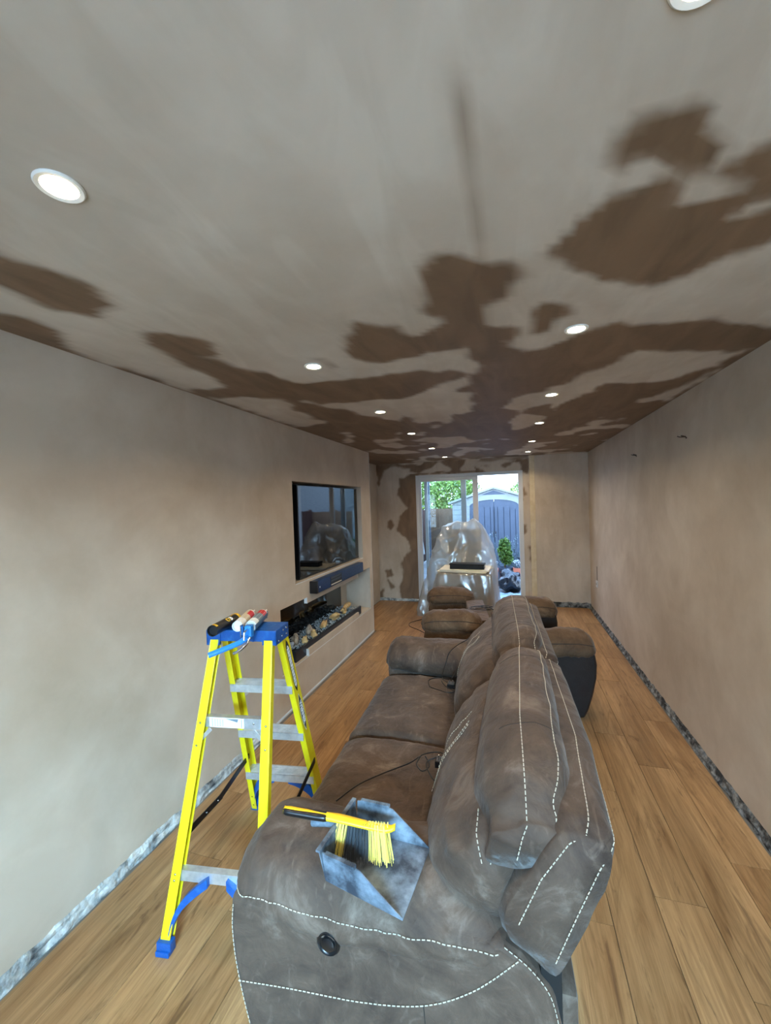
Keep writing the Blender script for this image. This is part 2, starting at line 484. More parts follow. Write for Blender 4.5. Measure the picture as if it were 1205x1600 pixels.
def tag(o, label=None, cat=None, group=None, kind=None):
    if label: o['label'] = label
    if cat: o['category'] = cat
    if group: o['group'] = group
    if kind: o['kind'] = kind
    return o

def thing(name, label, cat, loc=(0, 0, 0), rz=0.0, group=None):
    o = bpy.data.objects.new(name, None)
    o.empty_display_size = 0.1
    COL.objects.link(o)
    o.location = loc
    o.rotation_euler = (0, 0, rz)
    return tag(o, label, cat, group)

def struct(name, mb, material, label=None, **kw):
    return tag(obj(name, mb, material, **kw), label, None, None, 'structure')

def text_obj(body, size, material, parent, M, name='lettering', extrude=0.0004, bold=0.0):
    cu = bpy.data.curves.new(name, 'FONT')
    cu.body = body; cu.size = size; cu.extrude = extrude; cu.align_x = 'CENTER'; cu.align_y = 'CENTER'; cu.offset = bold
    t = bpy.data.objects.new(name + '_curve', cu)
    COL.objects.link(t)
    bpy.context.view_layer.update()
    me = bpy.data.meshes.new_from_object(t.evaluated_get(bpy.context.evaluated_depsgraph_get()))
    bpy.data.objects.remove(t)
    me.transform(M)
    me.materials.clear(); me.materials.append(material)
    o = bpy.data.objects.new(name, me)
    COL.objects.link(o)
    o.parent = parent
    return o

def rivets(parent, pts, r, material, sc=(1, 1, 1)):
    first = None
    for p in pts:
        if first is None:
            o = first = obj('rivet', MB().sphere((0, 0, 0), r, 5, sc), material, parent, smooth='all')
        else:
            o = first.copy(); COL.objects.link(o)
        o.location = p

def frame(p, x, y):
    """matrix whose x and y axes lie along the given directions"""
    x = Vector(x).normalized(); y = Vector(y); y = (y - x * x.dot(y)).normalized(); z = x.cross(y)
    M = Matrix((x, y, z)).transposed().to_4x4()
    M.translation = p
    return M

def catmull(pts, n, closed=False):
    P = [np.array(p, float) for p in pts]
    out = []
    N = len(P)
    segs = N if closed else N - 1
    for i in range(segs):
        p0 = P[(i - 1) % N] if closed or i > 0 else P[0]
        p1, p2 = P[i], P[(i + 1) % N]
        p3 = P[(i + 2) % N] if closed or i + 2 < N else P[-1]
        for t in np.linspace(0, 1, 14, endpoint=False):
            out.append(0.5 * ((2 * p1) + (-p0 + p2) * t + (2 * p0 - 5 * p1 + 4 * p2 - p3) * t * t + (-p0 + 3 * p1 - 3 * p2 + p3) * t ** 3))
    if not closed:
        out.append(P[-1])
    out = np.array(out)
    q = np.vstack([out, out[:1]]) if closed else out
    d = np.concatenate([[0], np.cumsum(np.linalg.norm(np.diff(q, axis=0), axis=1))])
    s = np.linspace(0, d[-1], n, endpoint=not closed)
    return np.stack([np.interp(s, d, q[:, k]) for k in range(q.shape[1])], 1)

def pillow(sec, a0, a1, rnd=0.08, axis='y', n=44, ring=52, wr=0.006, freq=9.0, seed=0, pivot=None, mod=None, power=2.3, endw=1.0, smin=0.04, smin_x=None):
    """stuffed cushion: a closed section swept along an axis, with rounded ends and wrinkled cloth"""
    S = catmull(sec, ring, True)
    c = np.array(pivot) if pivot is not None else S.mean(0)
    rings = []
    off = Vector((seed * 3.7, seed * 1.3, seed * 5.1))
    ts = [0.5 - 0.5 * math.cos(PI * i / (n - 1)) for i in range(n)]
    ts = [0.55 * t + 0.45 * i / (n - 1) for i, t in enumerate(ts)]
    for t in ts:
        a = a0 + (a1 - a0) * t
        d = min(t, 1 - t) * abs(a1 - a0)
        k = 1.0
        if d < rnd:
            k = max(smin, (1 - (1 - d / rnd) ** power) ** (1 / power))
        kx = max(k, smin_x) if smin_x else k
        row = []
        for q in S:
            x, z = c + (q - c) * np.array((kx, k))
            aa = a
            if mod:
                x, z, aa = mod(t, x, z, a)
            p = Vector((x, aa, z)) if axis == 'y' else Vector((aa, x, z))
            dirv = Vector((q[0] - c[0], 0, q[1] - c[1])) if axis == 'y' else Vector((0, q[0] - c[0], q[1] - c[1]))
            if dirv.length > 1e-6: dirv.normalize()
            pp = p * freq + off
            w = noise.noise(pp) * wr
            e = 1.0 + 1.4 * math.exp(-d / 0.12) * endw
            rid = 1 - abs(noise.noise(Vector((pp.x * 1.6, pp.y * 0.8, pp.z * 1.9)) + Vector((9, 2, 4)))) * 2.4
            w += max(0, rid) * wr * 0.8 * e
            w += noise.noise(p * 3.1 + off) * wr * 1.6
            row.append(p + dirv * w)
        rings.append(row)
    return rings

def rings_mb(r):
    return MB().loft(r)

def stitches(path, r=0.0016, dash=0.0075, gap=0.0045, lift=0.0, up=(0, 0, 1)):
    mb = MB()
    P = np.array([tuple(p) for p in path])
    d = np.concatenate([[0], np.cumsum(np.linalg.norm(np.diff(P, axis=0), axis=1))])
    upv = Vector(up)
    s = 0.0
    while s + dash < d[-1]:
        a = Vector([np.interp(s, d, P[:, k]) for k in range(3)]) + upv * lift
        b = Vector([np.interp(s + dash, d, P[:, k]) for k in range(3)]) + upv * lift
        mb.tube([a, b], r, 5)
        s += dash + gap
    return mb

def wet_attribute(me, co2, polys, soft=0.018, rag=0.055, fine=5.0, extra=None):
    """float attribute: 1 inside the damp patches (outlines in metres on the surface itself)"""
    n = len(co2)
    nz = np.array([noise.noise(Vector((x * fine, y * fine, 3.3))) + 0.6 * noise.noise(Vector((x * fine * 2.6, y * fine * 1.7, 8.1))) for x, y in co2])
    best = np.full(n, -9.0)
    for poly in polys:
        p = np.array(poly)
        q = np.roll(p, -1, axis=0)
        inside = np.zeros(n, bool)
        dist = np.full(n, 9.0)
        for (x0, y0), (x1, y1) in zip(p, q):
            dx, dy = x1 - x0, y1 - y0
            t = np.clip(((co2[:, 0] - x0) * dx + (co2[:, 1] - y0) * dy) / (dx * dx + dy * dy + 1e-12), 0, 1)
            dist = np.minimum(dist, np.hypot(co2[:, 0] - x0 - t * dx, co2[:, 1] - y0 - t * dy))
            cond = ((y0 > co2[:, 1]) != (y1 > co2[:, 1]))
            with np.errstate(divide='ignore', invalid='ignore'):
                xi = x0 + (co2[:, 1] - y0) / (dy if dy else 1e-12) * dx
            inside ^= cond & (co2[:, 0] < xi)
        best = np.maximum(best, np.where(inside, dist, -dist))
    if extra is not None:
        best = np.maximum(best, extra) if extra.ndim == 1 else best
    v = np.clip((best + nz * rag) / (2 * soft) + 0.5, 0, 1)
    a = me.attributes.new('wet', 'FLOAT', 'POINT')
    a.data.foreach_set('value', v.astype(np.float32))

def grid_plane(name, xs, ys, fn, material, keep=None):
    v = [fn(x, y) for y in ys for x in xs]
    nx = len(xs)
    f = []
    for j in range(len(ys) - 1):
        for i in range(nx - 1):
            if keep is None or keep((xs[i] + xs[i + 1]) / 2, (ys[j] + ys[j + 1]) / 2):
                f.append((j * nx + i, j * nx + i + 1, (j + 1) * nx + i + 1, (j + 1) * nx + i))
    mb = MB(); mb.v = v; mb.f = f
    o = obj(name, mb, material, fix=False)
    return o, np.array([(x, y) for y in ys for x in xs])

# ------------------------------------------------------------------ the room
XL, XR, YB, YF, H = -1.794, 1.162, 6.926, -1.50, 2.40
XN = -2.255                                    # the original left wall beyond the media wall
MEDIA_END = 5.20

# subfloor and planks
fl = struct('floor', MB().box((XN - 0.1, YF - 0.1, -0.12), (XR + 0.1, YB + 0.15, -0.012)), CONCRETE, 'oak laminate floor running the length of the room')
PW, PL = 0.193, 1.285
pm = MB().box((0, 0, -0.011), (PW - 0.0016, PL - 0.0016, 0), ch=0.0012)
pmesh = {}
def plank(x, y, L, w):
    key = (round(L, 3), round(w, 3))
    if key not in pmesh:
        me = bpy.data.meshes.new('floor_plank')
        q = MB().box((0, 0, -0.011), (w - 0.0022, L - 0.0022, 0), ch=0.0007)
        me.from_pydata(q.v, [], q.f)
        me.materials.append(OAK)
        pmesh[key] = me
    o = bpy.data.objects.new('floor_plank', pmesh[key])
    COL.objects.link(o)
    o.location = (x, y, 0)
    o.parent = fl
x = XR - 0.035
row = 0
while x > XN + 0.05:
    w = min(PW, x - (XN + 0.03))
    x0 = x - w
    y0, y1 = YF + 0.02, YB - 0.03
    if x0 < XL + 0.03:
        if x > XL + 0.06:
            # the row beside the left wall: full length, trimmed to the wall
            wt = x - (XL + 0.035)
            y = y0 - random.uniform(0, 1)
            while y < MEDIA_END:
                a, b = max(y, y0), min(y + PL, MEDIA_END + 0.02)
                if b - a > 0.05: plank(x - wt, a, b - a, wt)
                y += PL
        y0 = MEDIA_END + 0.025
    y = y0 - [0.15, 0.75, 0.42, 1.05, 0.6, 0.95][row % 6]
    while y < y1:
        a, b = max(y, y0), min(y + PL, y1)
        if b - a > 0.05: plank(x0, a, b - a, w)
        y += PL
    x -= PW
    row += 1

# ceiling with its damp patches
CEIL = [
  [(0.25, 0.87), (0.28, 0.86), (0.33, 0.87), (0.36, 0.9), (0.36, 0.94), (0.42, 1.01), (0.4, 1.06), (0.35, 1.03), (0.29, 1.01), (0.24, 1.01), (0.21, 0.97), (0.21, 0.92), (0.23, 0.89)],
  [(0.35, 1.04), (0.38, 1.09), (0.37, 1.18), (0.41, 1.18), (0.48, 1.18), (0.52, 1.16), (0.45, 1.07), (0.49, 1.04), (0.51, 1.02), (0.55, 1.02), (0.65, 1.21), (0.57, 1.21), (0.54, 1.27), (0.64, 1.28), (0.69, 1.29), (0.78, 1.45), (0.73, 1.45), (0.63, 1.46), (0.56, 1.54), (0.47, 1.62), (0.39, 1.52), (0.29, 1.47), (0.13, 1.25), (0.16, 1.11), (0.19, 1.06), (0.24, 1.04), (0.31, 1.06)],
  [(-0.19, 1.16), (-0.13, 1.16), (-0.06, 1.22), (-0.0, 1.26), (0.04, 1.36), (0.01, 1.46), (-0.07, 1.55), (-0.07, 1.7), (0.05, 1.76), (0.05, 1.85), (-0.06, 1.96), (-0.14, 1.88), (-0.29, 1.91), (-0.39, 1.96), (-0.57, 1.93), (-0.71, 1.82), (-0.65, 1.57), (-0.54, 1.49), (-0.48, 1.55), (-0.4, 1.57), (-0.36, 1.69), (-0.24, 1.6), (-0.27, 1.48), (-0.23, 1.4), (-0.23, 1.27)],
  [(0.09, 1.73), (0.15, 1.61), (0.22, 1.61), (0.24, 1.7), (0.18, 1.86), (0.1, 1.85)],
  [(-1.28, 0.72), (-1.27, 0.76), (-1.24, 0.83), (-1.22, 0.92), (-1.24, 1.02), (-1.25, 1.07), (-1.39, 1.11), (-1.43, 1.03), (-1.44, 0.94), (-1.43, 0.85), (-1.42, 0.8)],
  [(-1.70, 0.95), (-1.67, 0.99), (-1.63, 1.05), (-1.63, 1.14), (-1.74, 1.19), (-1.82, 1.12), (-1.82, 0.95)],
  [(-1.35, 1.26), (-1.24, 1.28), (-1.19, 1.43), (-1.24, 1.54), (-1.34, 1.55), (-1.24, 1.75), (-1.18, 1.94), (-1.08, 2.11), (-0.77, 2.12), (-0.49, 2.12), (-0.29, 2.18), (-0.21, 2.29), (-0.37, 2.42), (-0.52, 2.58), (-0.66, 2.64), (-0.96, 2.61), (-1.23, 2.57), (-1.27, 2.47), (-1.17, 2.76), (-0.97, 3.23), (-0.81, 3.45), (-1.08, 4.04), (-1.51, 4.28), (-1.46, 3.45), (-1.47, 2.85), (-1.4, 2.36), (-1.5, 2.23), (-1.76, 2.2), (-1.76, 1.93), (-1.56, 1.98), (-1.45, 1.72), (-1.42, 1.45), (-1.42, 1.37)],
  [(-0.14, 2.06), (0.03, 2.12), (0.2, 2.06), (0.29, 1.94), (0.42, 1.87), (0.66, 1.92), (0.8, 1.94), (1.0, 2.11), (1.19, 2.22), (1.26, 2.36), (1.09, 2.46), (0.8, 2.32), (0.62, 2.27), (0.53, 2.38), (0.38, 2.6), (0.23, 2.83), (-0.01, 2.98), (-0.25, 3.19), (-0.22, 2.48), (-0.15, 2.26)],
  [(0.45, 3.1), (0.6, 2.83), (0.92, 2.9), (1.08, 2.71), (1.15, 2.74), (1.11, 3.05), (0.98, 3.33), (0.79, 3.55), (0.61, 3.84), (0.4, 3.74), (0.32, 3.45)],
  [(-0.17, 1.83), (-0.05, 1.88), (0.03, 1.86), (0.02, 2.0), (0.06, 2.16), (-0.10, 2.2), (-0.15, 2.02)],
  [(-0.26, 3.15), (-0.20, 2.7), (-0.28, 2.62), (-0.21, 2.45), (-0.1, 2.4), (0.05, 2.8), (-0.05, 3.4), (-0.2, 3.6)],
  [(-0.85, 1.78), (-0.82, 1.78), (-0.80, 1.92), (-0.85, 1.93)],
]
xs = np.arange(XN - 0.02, XR + 0.03, 0.028)
ys = np.concatenate([np.arange(YF - 0.02, 4.0, 0.026), np.arange(4.0, YB + 0.05, 0.04)])
ceil, c2 = grid_plane('ceiling', xs, ys, lambda x, y: (x, y, H), CEIL_MAT)
far = np.clip((c2[:, 1] - 2.55) / 0.9, 0, 1)
nz = np.array([noise.noise(Vector((x * 2.3, y * 1.5, 0.7))) + 0.7 * noise.noise(Vector((x * 5.2, y * 3.4, 5.2))) for x, y in c2])
edge = np.minimum(c2[:, 0] - XL, XR - c2[:, 0])
far_field = (nz * 0.32 + 0.060) * far - (1 - far) * 0.5
edge_field = 0.028 - edge * 0.9 + nz * 0.02 - np.clip((1.2 - c2[:, 1]) * 0.3, 0, 1)
wet_attribute(ceil.data, c2, CEIL, extra=np.maximum(far_field, edge_field))
av = ceil.data.attributes['wet']
vals = np.zeros(len(c2), np.float32); av.data.foreach_get('value', vals)
sx_ = -0.076 + (c2[:, 1] - 0.6) * 0.032
wob = np.array([noise.noise(Vector((y * 6, 2.2, 0))) for y in c2[:, 1]])
streak = np.exp(-((c2[:, 0] - sx_ - 0.008 * wob) / (0.014 + 0.006 * wob)) ** 2) * np.clip((c2[:, 1] - 0.60) / 0.12, 0, 1) * np.clip((1.16 - c2[:, 1]) / 0.03, 0, 1) * (0.42 + 0.3 * wob)
streak2 = np.exp(-((c2[:, 0] + 0.066) / 0.006) ** 2) * (c2[:, 1] > 1.1) * (c2[:, 1] < 2.4) * 0.35
av.data.foreach_set('value', np.clip(np.maximum(vals, np.maximum(streak, streak2)), 0, 1).astype(np.float32))
tag(ceil, 'newly skimmed ceiling with dark patches of wet plaster', None, None, 'structure')
struct('trim_1', MB().box((XN - 0.1, YF - 0.1, H + 0.002), (XR + 0.1, YB + 0.15, H + 0.1)), CONCRETE)

# right wall, front wall with its window, back wall with the patio door, left wall
struct('wall_right', MB().box((XR, YF - 0.1, -0.012), (XR + 0.12, YB + 0.15, H + 0.1)), PLASTER, 'plain dry plastered right-hand wall')
WX0, WX1, WZ0, WZ1 = -1.20, 1.05, 0.70, 2.10
mb = MB()
mb.box((XN - 0.1, YF - 0.12, -0.012), (WX0, YF, H)); mb.box((WX1, YF - 0.12, -0.012), (XR, YF, H))
mb.box((WX0, YF - 0.12, -0.012), (WX1, YF, WZ0)); mb.box((WX0, YF - 0.12, WZ1), (WX1, YF, H))
struct('wall_front', mb, PLASTER)
win = tag(thing('window_1', 'white front window behind the photographer', None, (0, YF - 0.09, 0)), kind='structure')
mb = MB()
for a, b in (((WX0, 0, WZ0), (WX0 + 0.06, 0.06, WZ1)), ((WX1 - 0.06, 0, WZ0), (WX1, 0.06, WZ1)), ((WX0, 0, WZ0), (WX1, 0.06, WZ0 + 0.06)), ((WX0, 0, WZ1 - 0.06), (WX1, 0.06, WZ1)),
             ((-0.48, 0, WZ0), (-0.42, 0.06, WZ1)), ((0.27, 0, WZ0), (0.33, 0.06, WZ1))):
    mb.box(a, b)
obj('window_frame', mb, UPVC, win)
for a, b in ((WX0 + 0.06, -0.48), (-0.42, 0.27), (0.33, WX1 - 0.06)):
    obj('pane', MB().box((a, 0.025, WZ0 + 0.06), (b, 0.031, WZ1 - 0.06)), GLASS, win)

# left wall: solid, with the television recess and the wide fire recess let into it
Yb = [YF - 0.1, 2.893, 3.153, 3.350, 4.650, 4.855, 5.10, MEDIA_END]
Zb = [-0.012, 0.34, 0.875, 1.035, 1.93, H]
mb = MB()
TV_BACK, FIRE_BACK = -1.99, -2.135
for i in range(len(Yb) - 1):
    for k in range(len(Zb) - 1):
        ym, zm = (Yb[i] + Yb[i + 1]) / 2, (Zb[k] + Zb[k + 1]) / 2
        xf = XL
        if 3.153 < ym < 4.855 and 1.035 < zm < 1.93: xf = TV_BACK
        if 2.893 < ym < 5.10 and 0.34 < zm < 0.875: xf = FIRE_BACK
        mb.box((XN - 0.1, Yb[i], Zb[k]), (xf, Yb[i + 1], Zb[k + 1]))
mb.box((XL - 0.022, 3.350, 0.34), (XL, 4.650, 0.398))
mb.box((XL - 0.022, 3.350, 0.822), (XL, 4.650, 0.875))
struct('wall_left', mb, PLASTER, 'dry plastered left wall with the media recesses cut into it')
struct('trim_2', MB().box((XN - 0.1, MEDIA_END, -0.012), (XN, YB + 0.1, H)), PLASTER, 'set-back stretch of left wall beyond the media wall')
mb = MB()
for a in ((3.346, 0.34, 0.40), (3.346, 0.82, 0.875), (4.650, 0.82, 0.86)):
    mb.box((XL - 0.03, a[0], a[1]), (XL + 0.0015, a[0] + 0.006, a[2]))
for q in ((3.153, 4.855, 1.035), (2.893, 5.10, 0.34)):
    mb.box((XL - 0.004, q[0], q[2] - 0.006), (XL + 0.0012, q[1], q[2]))
mb.box((XL - 0.006, MEDIA_END - 0.003, 0), (XL + 0.0015, MEDIA_END + 0.0015, H))
mb.box((XL - 0.002, 2.66, 0.0), (XL + 0.004, MEDIA_END, 0.016))
struct('trim_3', mb, BEAD, 'white plaster corner beads along the media wall edges')
struct('trim_4', MB().box((TV_BACK + 0.001, 3.158, 1.04), (TV_BACK + 0.012, 4.60, 1.925)).box((XL - 0.19, 3.1535, 1.04), (XL - 0.01, 3.157, 1.925)), RECESS_SHADE)  # added black lining: paints the deep shade in the gap left of the television

# back wall
DX0, DX1, DZ1 = -1.545, 0.205, 2.175
xs = np.arange(XN - 0.02, XR + 0.035, 0.02)
zs = np.arange(-0.02, H + 0.03, 0.02)
xs = np.array(sorted(list(xs[(np.abs(xs - DX0) > 0.008) & (np.abs(xs - DX1) > 0.008)]) + [DX0, DX1]))
zs = np.array(sorted(list(zs[np.abs(zs - DZ1) > 0.008]) + [DZ1]))
bw, b2 = grid_plane('wall_back', xs, zs, lambda x, z: (x, YB, z), PLASTER, keep=lambda x, z: not (DX0 < x < DX1 and z < DZ1))
BACK = [
  [(-2.26, 2.4), (-2.22, 2.0), (-2.11, 2.3), (-1.97, 2.37), (-1.65, 2.29), (-1.65, 2.19), (-1.83, 2.14), (-1.87, 1.84), (-1.67, 1.61), (-1.85, 1.5), (-1.9, 1.22), (-1.69, 1.05), (-1.69, 0.88), (-1.87, 0.66), (-1.82, 0.43), (-1.9, 0.26), (-1.86, -0.02), (-1.5, -0.02), (-1.5, 2.19), (-0.99, 2.19), (-0.98, 2.42)],
  [(-0.98, 2.42), (-0.99, 2.17), (-0.36, 2.17), (-0.46, 2.23), (-0.61, 2.29), (-0.71, 2.42)],
  [(-0.44, 2.28), (-0.25, 2.23), (-0.05, 2.24), (0.05, 2.31), (0.16, 2.31), (0.19, 2.17), (0.29, 2.12), (0.3, 2.36), (0.05, 2.33), (-0.15, 2.27)],
  [(-2.07, 1.39), (-2.0, 1.42), (-1.96, 1.33), (-2.01, 1.24), (-2.08, 1.27)],
  [(-2.15, 0.52), (-2.03, 0.56), (-1.99, 0.45), (-2.12, 0.4)],
  [(-2.11, 0.37), (-2.04, 0.31), (-1.97, 0.23), (-2.04, 0.18)],
  [(-2.28, 0.14), (-2.18, 0.2), (-2.19, 0.02), (-2.29, -0.01)],
  [(0.205, 1.95), (0.24, 1.9), (0.25, 1.78), (0.205, 1.7)], [(0.205, 1.3), (0.24, 1.28), (0.235, 1.18), (0.205, 1.15)],
  [(0.27, 2.0), (0.31, 2.0), (0.31, 1.85), (0.28, 1.86)], [(0.275, 0.95), (0.31, 0.95), (0.31, 0.7), (0.29, 0.75)],
]
wet_attribute(bw.data, b2, BACK, soft=0.014, rag=0.03, fine=9)
a = bw.data.attributes['wet']
vals = np.zeros(len(b2), np.float32); a.data.foreach_get('value', vals)
band = np.clip(((b2[:, 1] - 2.335) + 0.03 * np.array([noise.noise(Vector((x * 5, 0, 0))) for x in b2[:, 0]])) / 0.03, 0, 1) * (b2[:, 0] < 0.3)
light = np.array([noise.noise(Vector((x * 4, z * 6, 2.0))) for x, z in b2])
vals = np.maximum(vals, band * 0.8)
vals = np.where((b2[:, 1] > 2.2) & (b2[:, 0] < 0.3), vals * np.clip(1 - (light - 0.12) * 8, 0, 1), vals)
a.data.foreach_set('value', vals.astype(np.float32))
tag(bw, 'back wall with half-dried plaster around the patio door', None, None, 'structure')
mb = MB()
mb.box((XN - 0.1, YB + 0.002, -0.1), (DX0, YB + 0.22, H + 0.5)); mb.box((DX1, YB + 0.002, -0.1), (XR + 0.12, YB + 0.22, H + 0.5)); mb.box((DX0, YB + 0.002, DZ1), (DX1, YB + 0.22, H + 0.5))
struct('trim_5', mb, CONCRETE)

# broken plaster edge where the skirting boards have been taken off
def rough_edge(name, p, q, inward, h, material, label, dark=0.0, seed=1, depth=0.02):
    p, q, inw = Vector(p), Vector(q), Vector(inward)
    n = int((q - p).length / 0.022)
    rows = []
    for i in range(n + 1):
        t = i / n
        b = p.lerp(q, t)
        hh = h * (1 + 0.16 * noise.noise(Vector((t * n * 0.13, seed, 0))) + 0.22 * noise.noise(Vector((t * n * 0.37, seed, 4))))
        row = []
        for k in range(7):
            s = k / 6
            d = depth * (0.25 + 0.75 * (1 - s) ** 1.2) * (0.65 + 0.7 * noise.noise(Vector((t * n * 0.21, s * 3, seed * 7)))) + 0.003
            if k == 6: d = 0.0005
            row.append(b + inw * max(d, 0.0012) + Vector((0, 0, 0.0 + hh * s)))
        rows.append(row)
    mb = MB().loft(rows, cap=False, closed=False)
    return struct(name, mb, material, label)
rough_edge('baseboard_left', (XL, YF, -0.01), (XL, 2.66, -0.01), (1, 0, 0), 0.062, RAW_WALL, 'strip of broken grey plaster along the foot of the left wall', seed=1, depth=0.018)
rough_edge('baseboard_right', (XR, YF, -0.01), (XR, YB, -0.01), (-1, 0, 0), 0.056, DARK_RAW, 'ragged dark plaster edge along the foot of the right wall', seed=5, depth=0.028)
rough_edge('baseboard_back', (DX1 + 0.19, YB, -0.01), (XR, YB, -0.01), (0, -1, 0), 0.085, DARK_RAW, 'ragged black plaster edge along the foot of the back wall', seed=9)
rough_edge('baseboard_corner', (XN, YB, -0.01), (DX0, YB, -0.01), (0, -1, 0), 0.05, RAW_WALL, 'broken plaster edge left of the patio door', seed=12)
tag(bpy.data.objects['baseboard_corner'], kind='structure').name = 'baseboard_back.001'

# pipe casing right of the door
mb = MB()
mb.box((0.305, YB - 0.045, 0.0), (0.352, YB, H), ch=0.006); mb.box((0.352, YB - 0.03, 0.0), (0.385, YB, H), ch=0.006)
struct('trim_6', mb, PIPE, 'cream pipe casing from floor to ceiling right of the patio door')

# patio door
dr = tag(thing('door_1', 'white sliding patio door slid half open', None, (0, YB, 0)), kind='structure')
mb = MB()
mb.box((DX0, -0.012, 0), (DX0 + 0.035, 0.10, DZ1), ch=0.004); mb.box((DX1 - 0.07, -0.012, 0), (DX1, 0.10, DZ1), ch=0.004)
mb.box((DX0 + 0.035, -0.012, DZ1 - 0.05), (DX1 - 0.07, 0.10, DZ1), ch=0.004); mb.box((DX0 + 0.035, -0.012, 0), (DX1 - 0.07, 0.10, 0.035), ch=0.004)
obj('door_frame', mb, UPVC, dr)
def sash(x0, x1, y0, y1):
    mb = MB(); w = 0.085; wl = 0.055
    z0, z1 = 0.036, DZ1 - 0.051
    mb.box((x0, y0, z0), (x0 + wl, y1, z1), ch=0.004); mb.box((x1 - w, y0, z0), (x1, y1, z1), ch=0.004)
    mb.box((x0 + wl, y0, z0), (x1 - w, y1, z0 + w), ch=0.004); mb.box((x0 + wl, y0, z1 - w * 0.7), (x1 - w, y1, z1), ch=0.004)
    s = obj('door_sash', mb, UPVC, dr)
    obj('pane', MB().box((x0 + wl - 0.005, (y0 + y1) / 2 - 0.003, z0 + w - 0.005), (x1 - w + 0.005, (y0 + y1) / 2 + 0.003, z1 - w * 0.7 + 0.005)), GLASS, s)
    return s
sash(DX0 + 0.035, -0.50, 0.0, 0.042)
sash(-1.41, -0.70, 0.050, 0.092)
obj('door_handle', MB().box((-0.555, -0.03, 0.95), (-0.53, 0.0, 1.12), ch=0.005), UPVC, dr)

# wall fittings left over
def socket(x, y, z, nrm, label, up=0.0):
    t = thing('wall_socket', label, 'socket', (x, y, z))
    obj('socket_plate', MB().box((min(0, nrm * 0.012), -0.045, -0.045), (max(0, nrm * 0.012), 0.045, 0.045), ch=0.003), UPVC, t)
    obj('socket_hole', MB().box((min(nrm * 0.012, nrm * 0.0128), -0.012, -0.012), (max(nrm * 0.012, nrm * 0.0128), 0.012, 0.012)), BLACKMAT, t)
    if up:
        obj('cable_chase', MB().box((-0.0006 if nrm > 0 else -0.0014, -0.018, 0.05), (0.0014 if nrm > 0 else 0.0006, 0.018, 0.05 + up)), COPPER, t)
socket(XL, 2.385, 0.455, 1, 'small white socket low on the left wall behind the stepladder')
socket(XR, 6.42, 0.47, -1, 'white socket low on the right wall near the far corner', up=0.2)
for i, (y, z, l) in enumerate(((3.288, 2.10, 'nearer pair of bare brown wires poking from the right wall'), (4.425, 2.092, 'farther bare brown wires poking from the right wall'))):
    mb = MB()
    mb.tube(catmull([(0, 0, 0), (-0.03, -0.01, 0.008), (-0.035, -0.035, 0.0), (-0.015, -0.05, -0.012), (-0.01, -0.03, -0.016)], 16), 0.003, 6)
    mb.tube(catmull([(0, 0.01, 0), (-0.02, 0.04, 0.004), (-0.03, 0.06, 0.012)], 8), 0.003, 6)
    tag(obj('wall_wire', mb, COPPER, loc=(XR, y, z)), l, 'wire')

# downlights
rows = [(-0.893, 0.268), (-0.913, 0.279), (-0.914, 0.284), (-0.920, 0.276), (-0.940, 0.271), (-0.941, 0.271)]
ys_l = [0.647, 1.857, 2.955, 3.998, 5.214, 6.322]
ordn = ['nearest', 'second', 'third', 'fourth', 'fifth', 'farthest']
for i in range(6):
    for s in (0, 1):
        y = ys_l[i] if not (i == 0 and s) else 0.660
        t = thing('downlight', f'{ordn[i]} round white downlight of the {"right" if s else "left"} ceiling row, lit', 'light', (rows[i][s], y, H), group='recessed ceiling downlights')
        obj('bezel', MB().lathe([(0.034, -0.0005), (0.034, -0.004), (0.043, -0.006), (0.046, -0.003), (0.046, -0.0005)], 32), WHITE, t, smooth=True)
        obj('lens', MB().lathe([(0.0335, -0.0008), (0.0335, -0.0038), (0.02, -0.0048)], 28), LAMP_EM, t, smooth=True)
        l = bpy.data.lights.new('downlight_lamp', 'AREA'); l.shape = 'DISK'; l.size = 0.06; l.energy = LAMP_POWER; l.color = LAMP_COLOR; l.spread = math.radians(LAMP_SPREAD)
        lo = bpy.data.objects.new('downlight_lamp', l); COL.objects.link(lo); lo.location = (0, 0, -0.012); lo.parent = t


# ------------------------------------------------------------------ media wall contents
t = thing('television', 'large black flat television set into the left wall recess', 'television', (-1.842, 3.32, 1.042))
obj('tv_body', MB().box((-0.05, 0, 0), (-0.002, 1.515, 0.865), ch=0.004), BLACKPL, t)
obj('screen', MB().box((-0.002, 0.010, 0.016), (0.0, 1.505, 0.857)), TVSCREEN, t)
obj('wall_mount', MB().box((-0.145, 0.5, 0.25), (-0.05, 1.0, 0.6)), BLACKMAT, t)
t = thing('soundbar', 'long navy soundbar on the wall below the television', 'speaker', (XL, 3.405, 0.898))
obj('speaker_grille', MB().box((0.0, 0, 0), (0.075, 1.25, 0.115), ch=0.012), SPEAKER, t, smooth=True)
obj('end_cap', MB().box((0.0, -0.004, -0.001), (0.076, 0.035, 0.116), ch=0.010), BLACKPL, t, smooth=True)
obj('info_panel', MB().box((0.0745, 0.30, 0.010), (0.0765, 0.58, 0.102)), LABELK, t)
mb = MB()
for k, z in enumerate((0.092, 0.082, 0.062, 0.052)): mb.box((0.0766, 0.315, z), (0.0772, 0.565 - 0.03 * (k % 2), z + 0.003))
obj('print_line', mb, LABELG, t)
obj('print_line', MB().box((0.0766, 0.31, 0.016), (0.0772, 0.572, 0.026)), FOAM, t)
obj('indicator', MB().box((0.0755, 0.055, 0.045), (0.077, 0.068, 0.058)), LABELW, t)

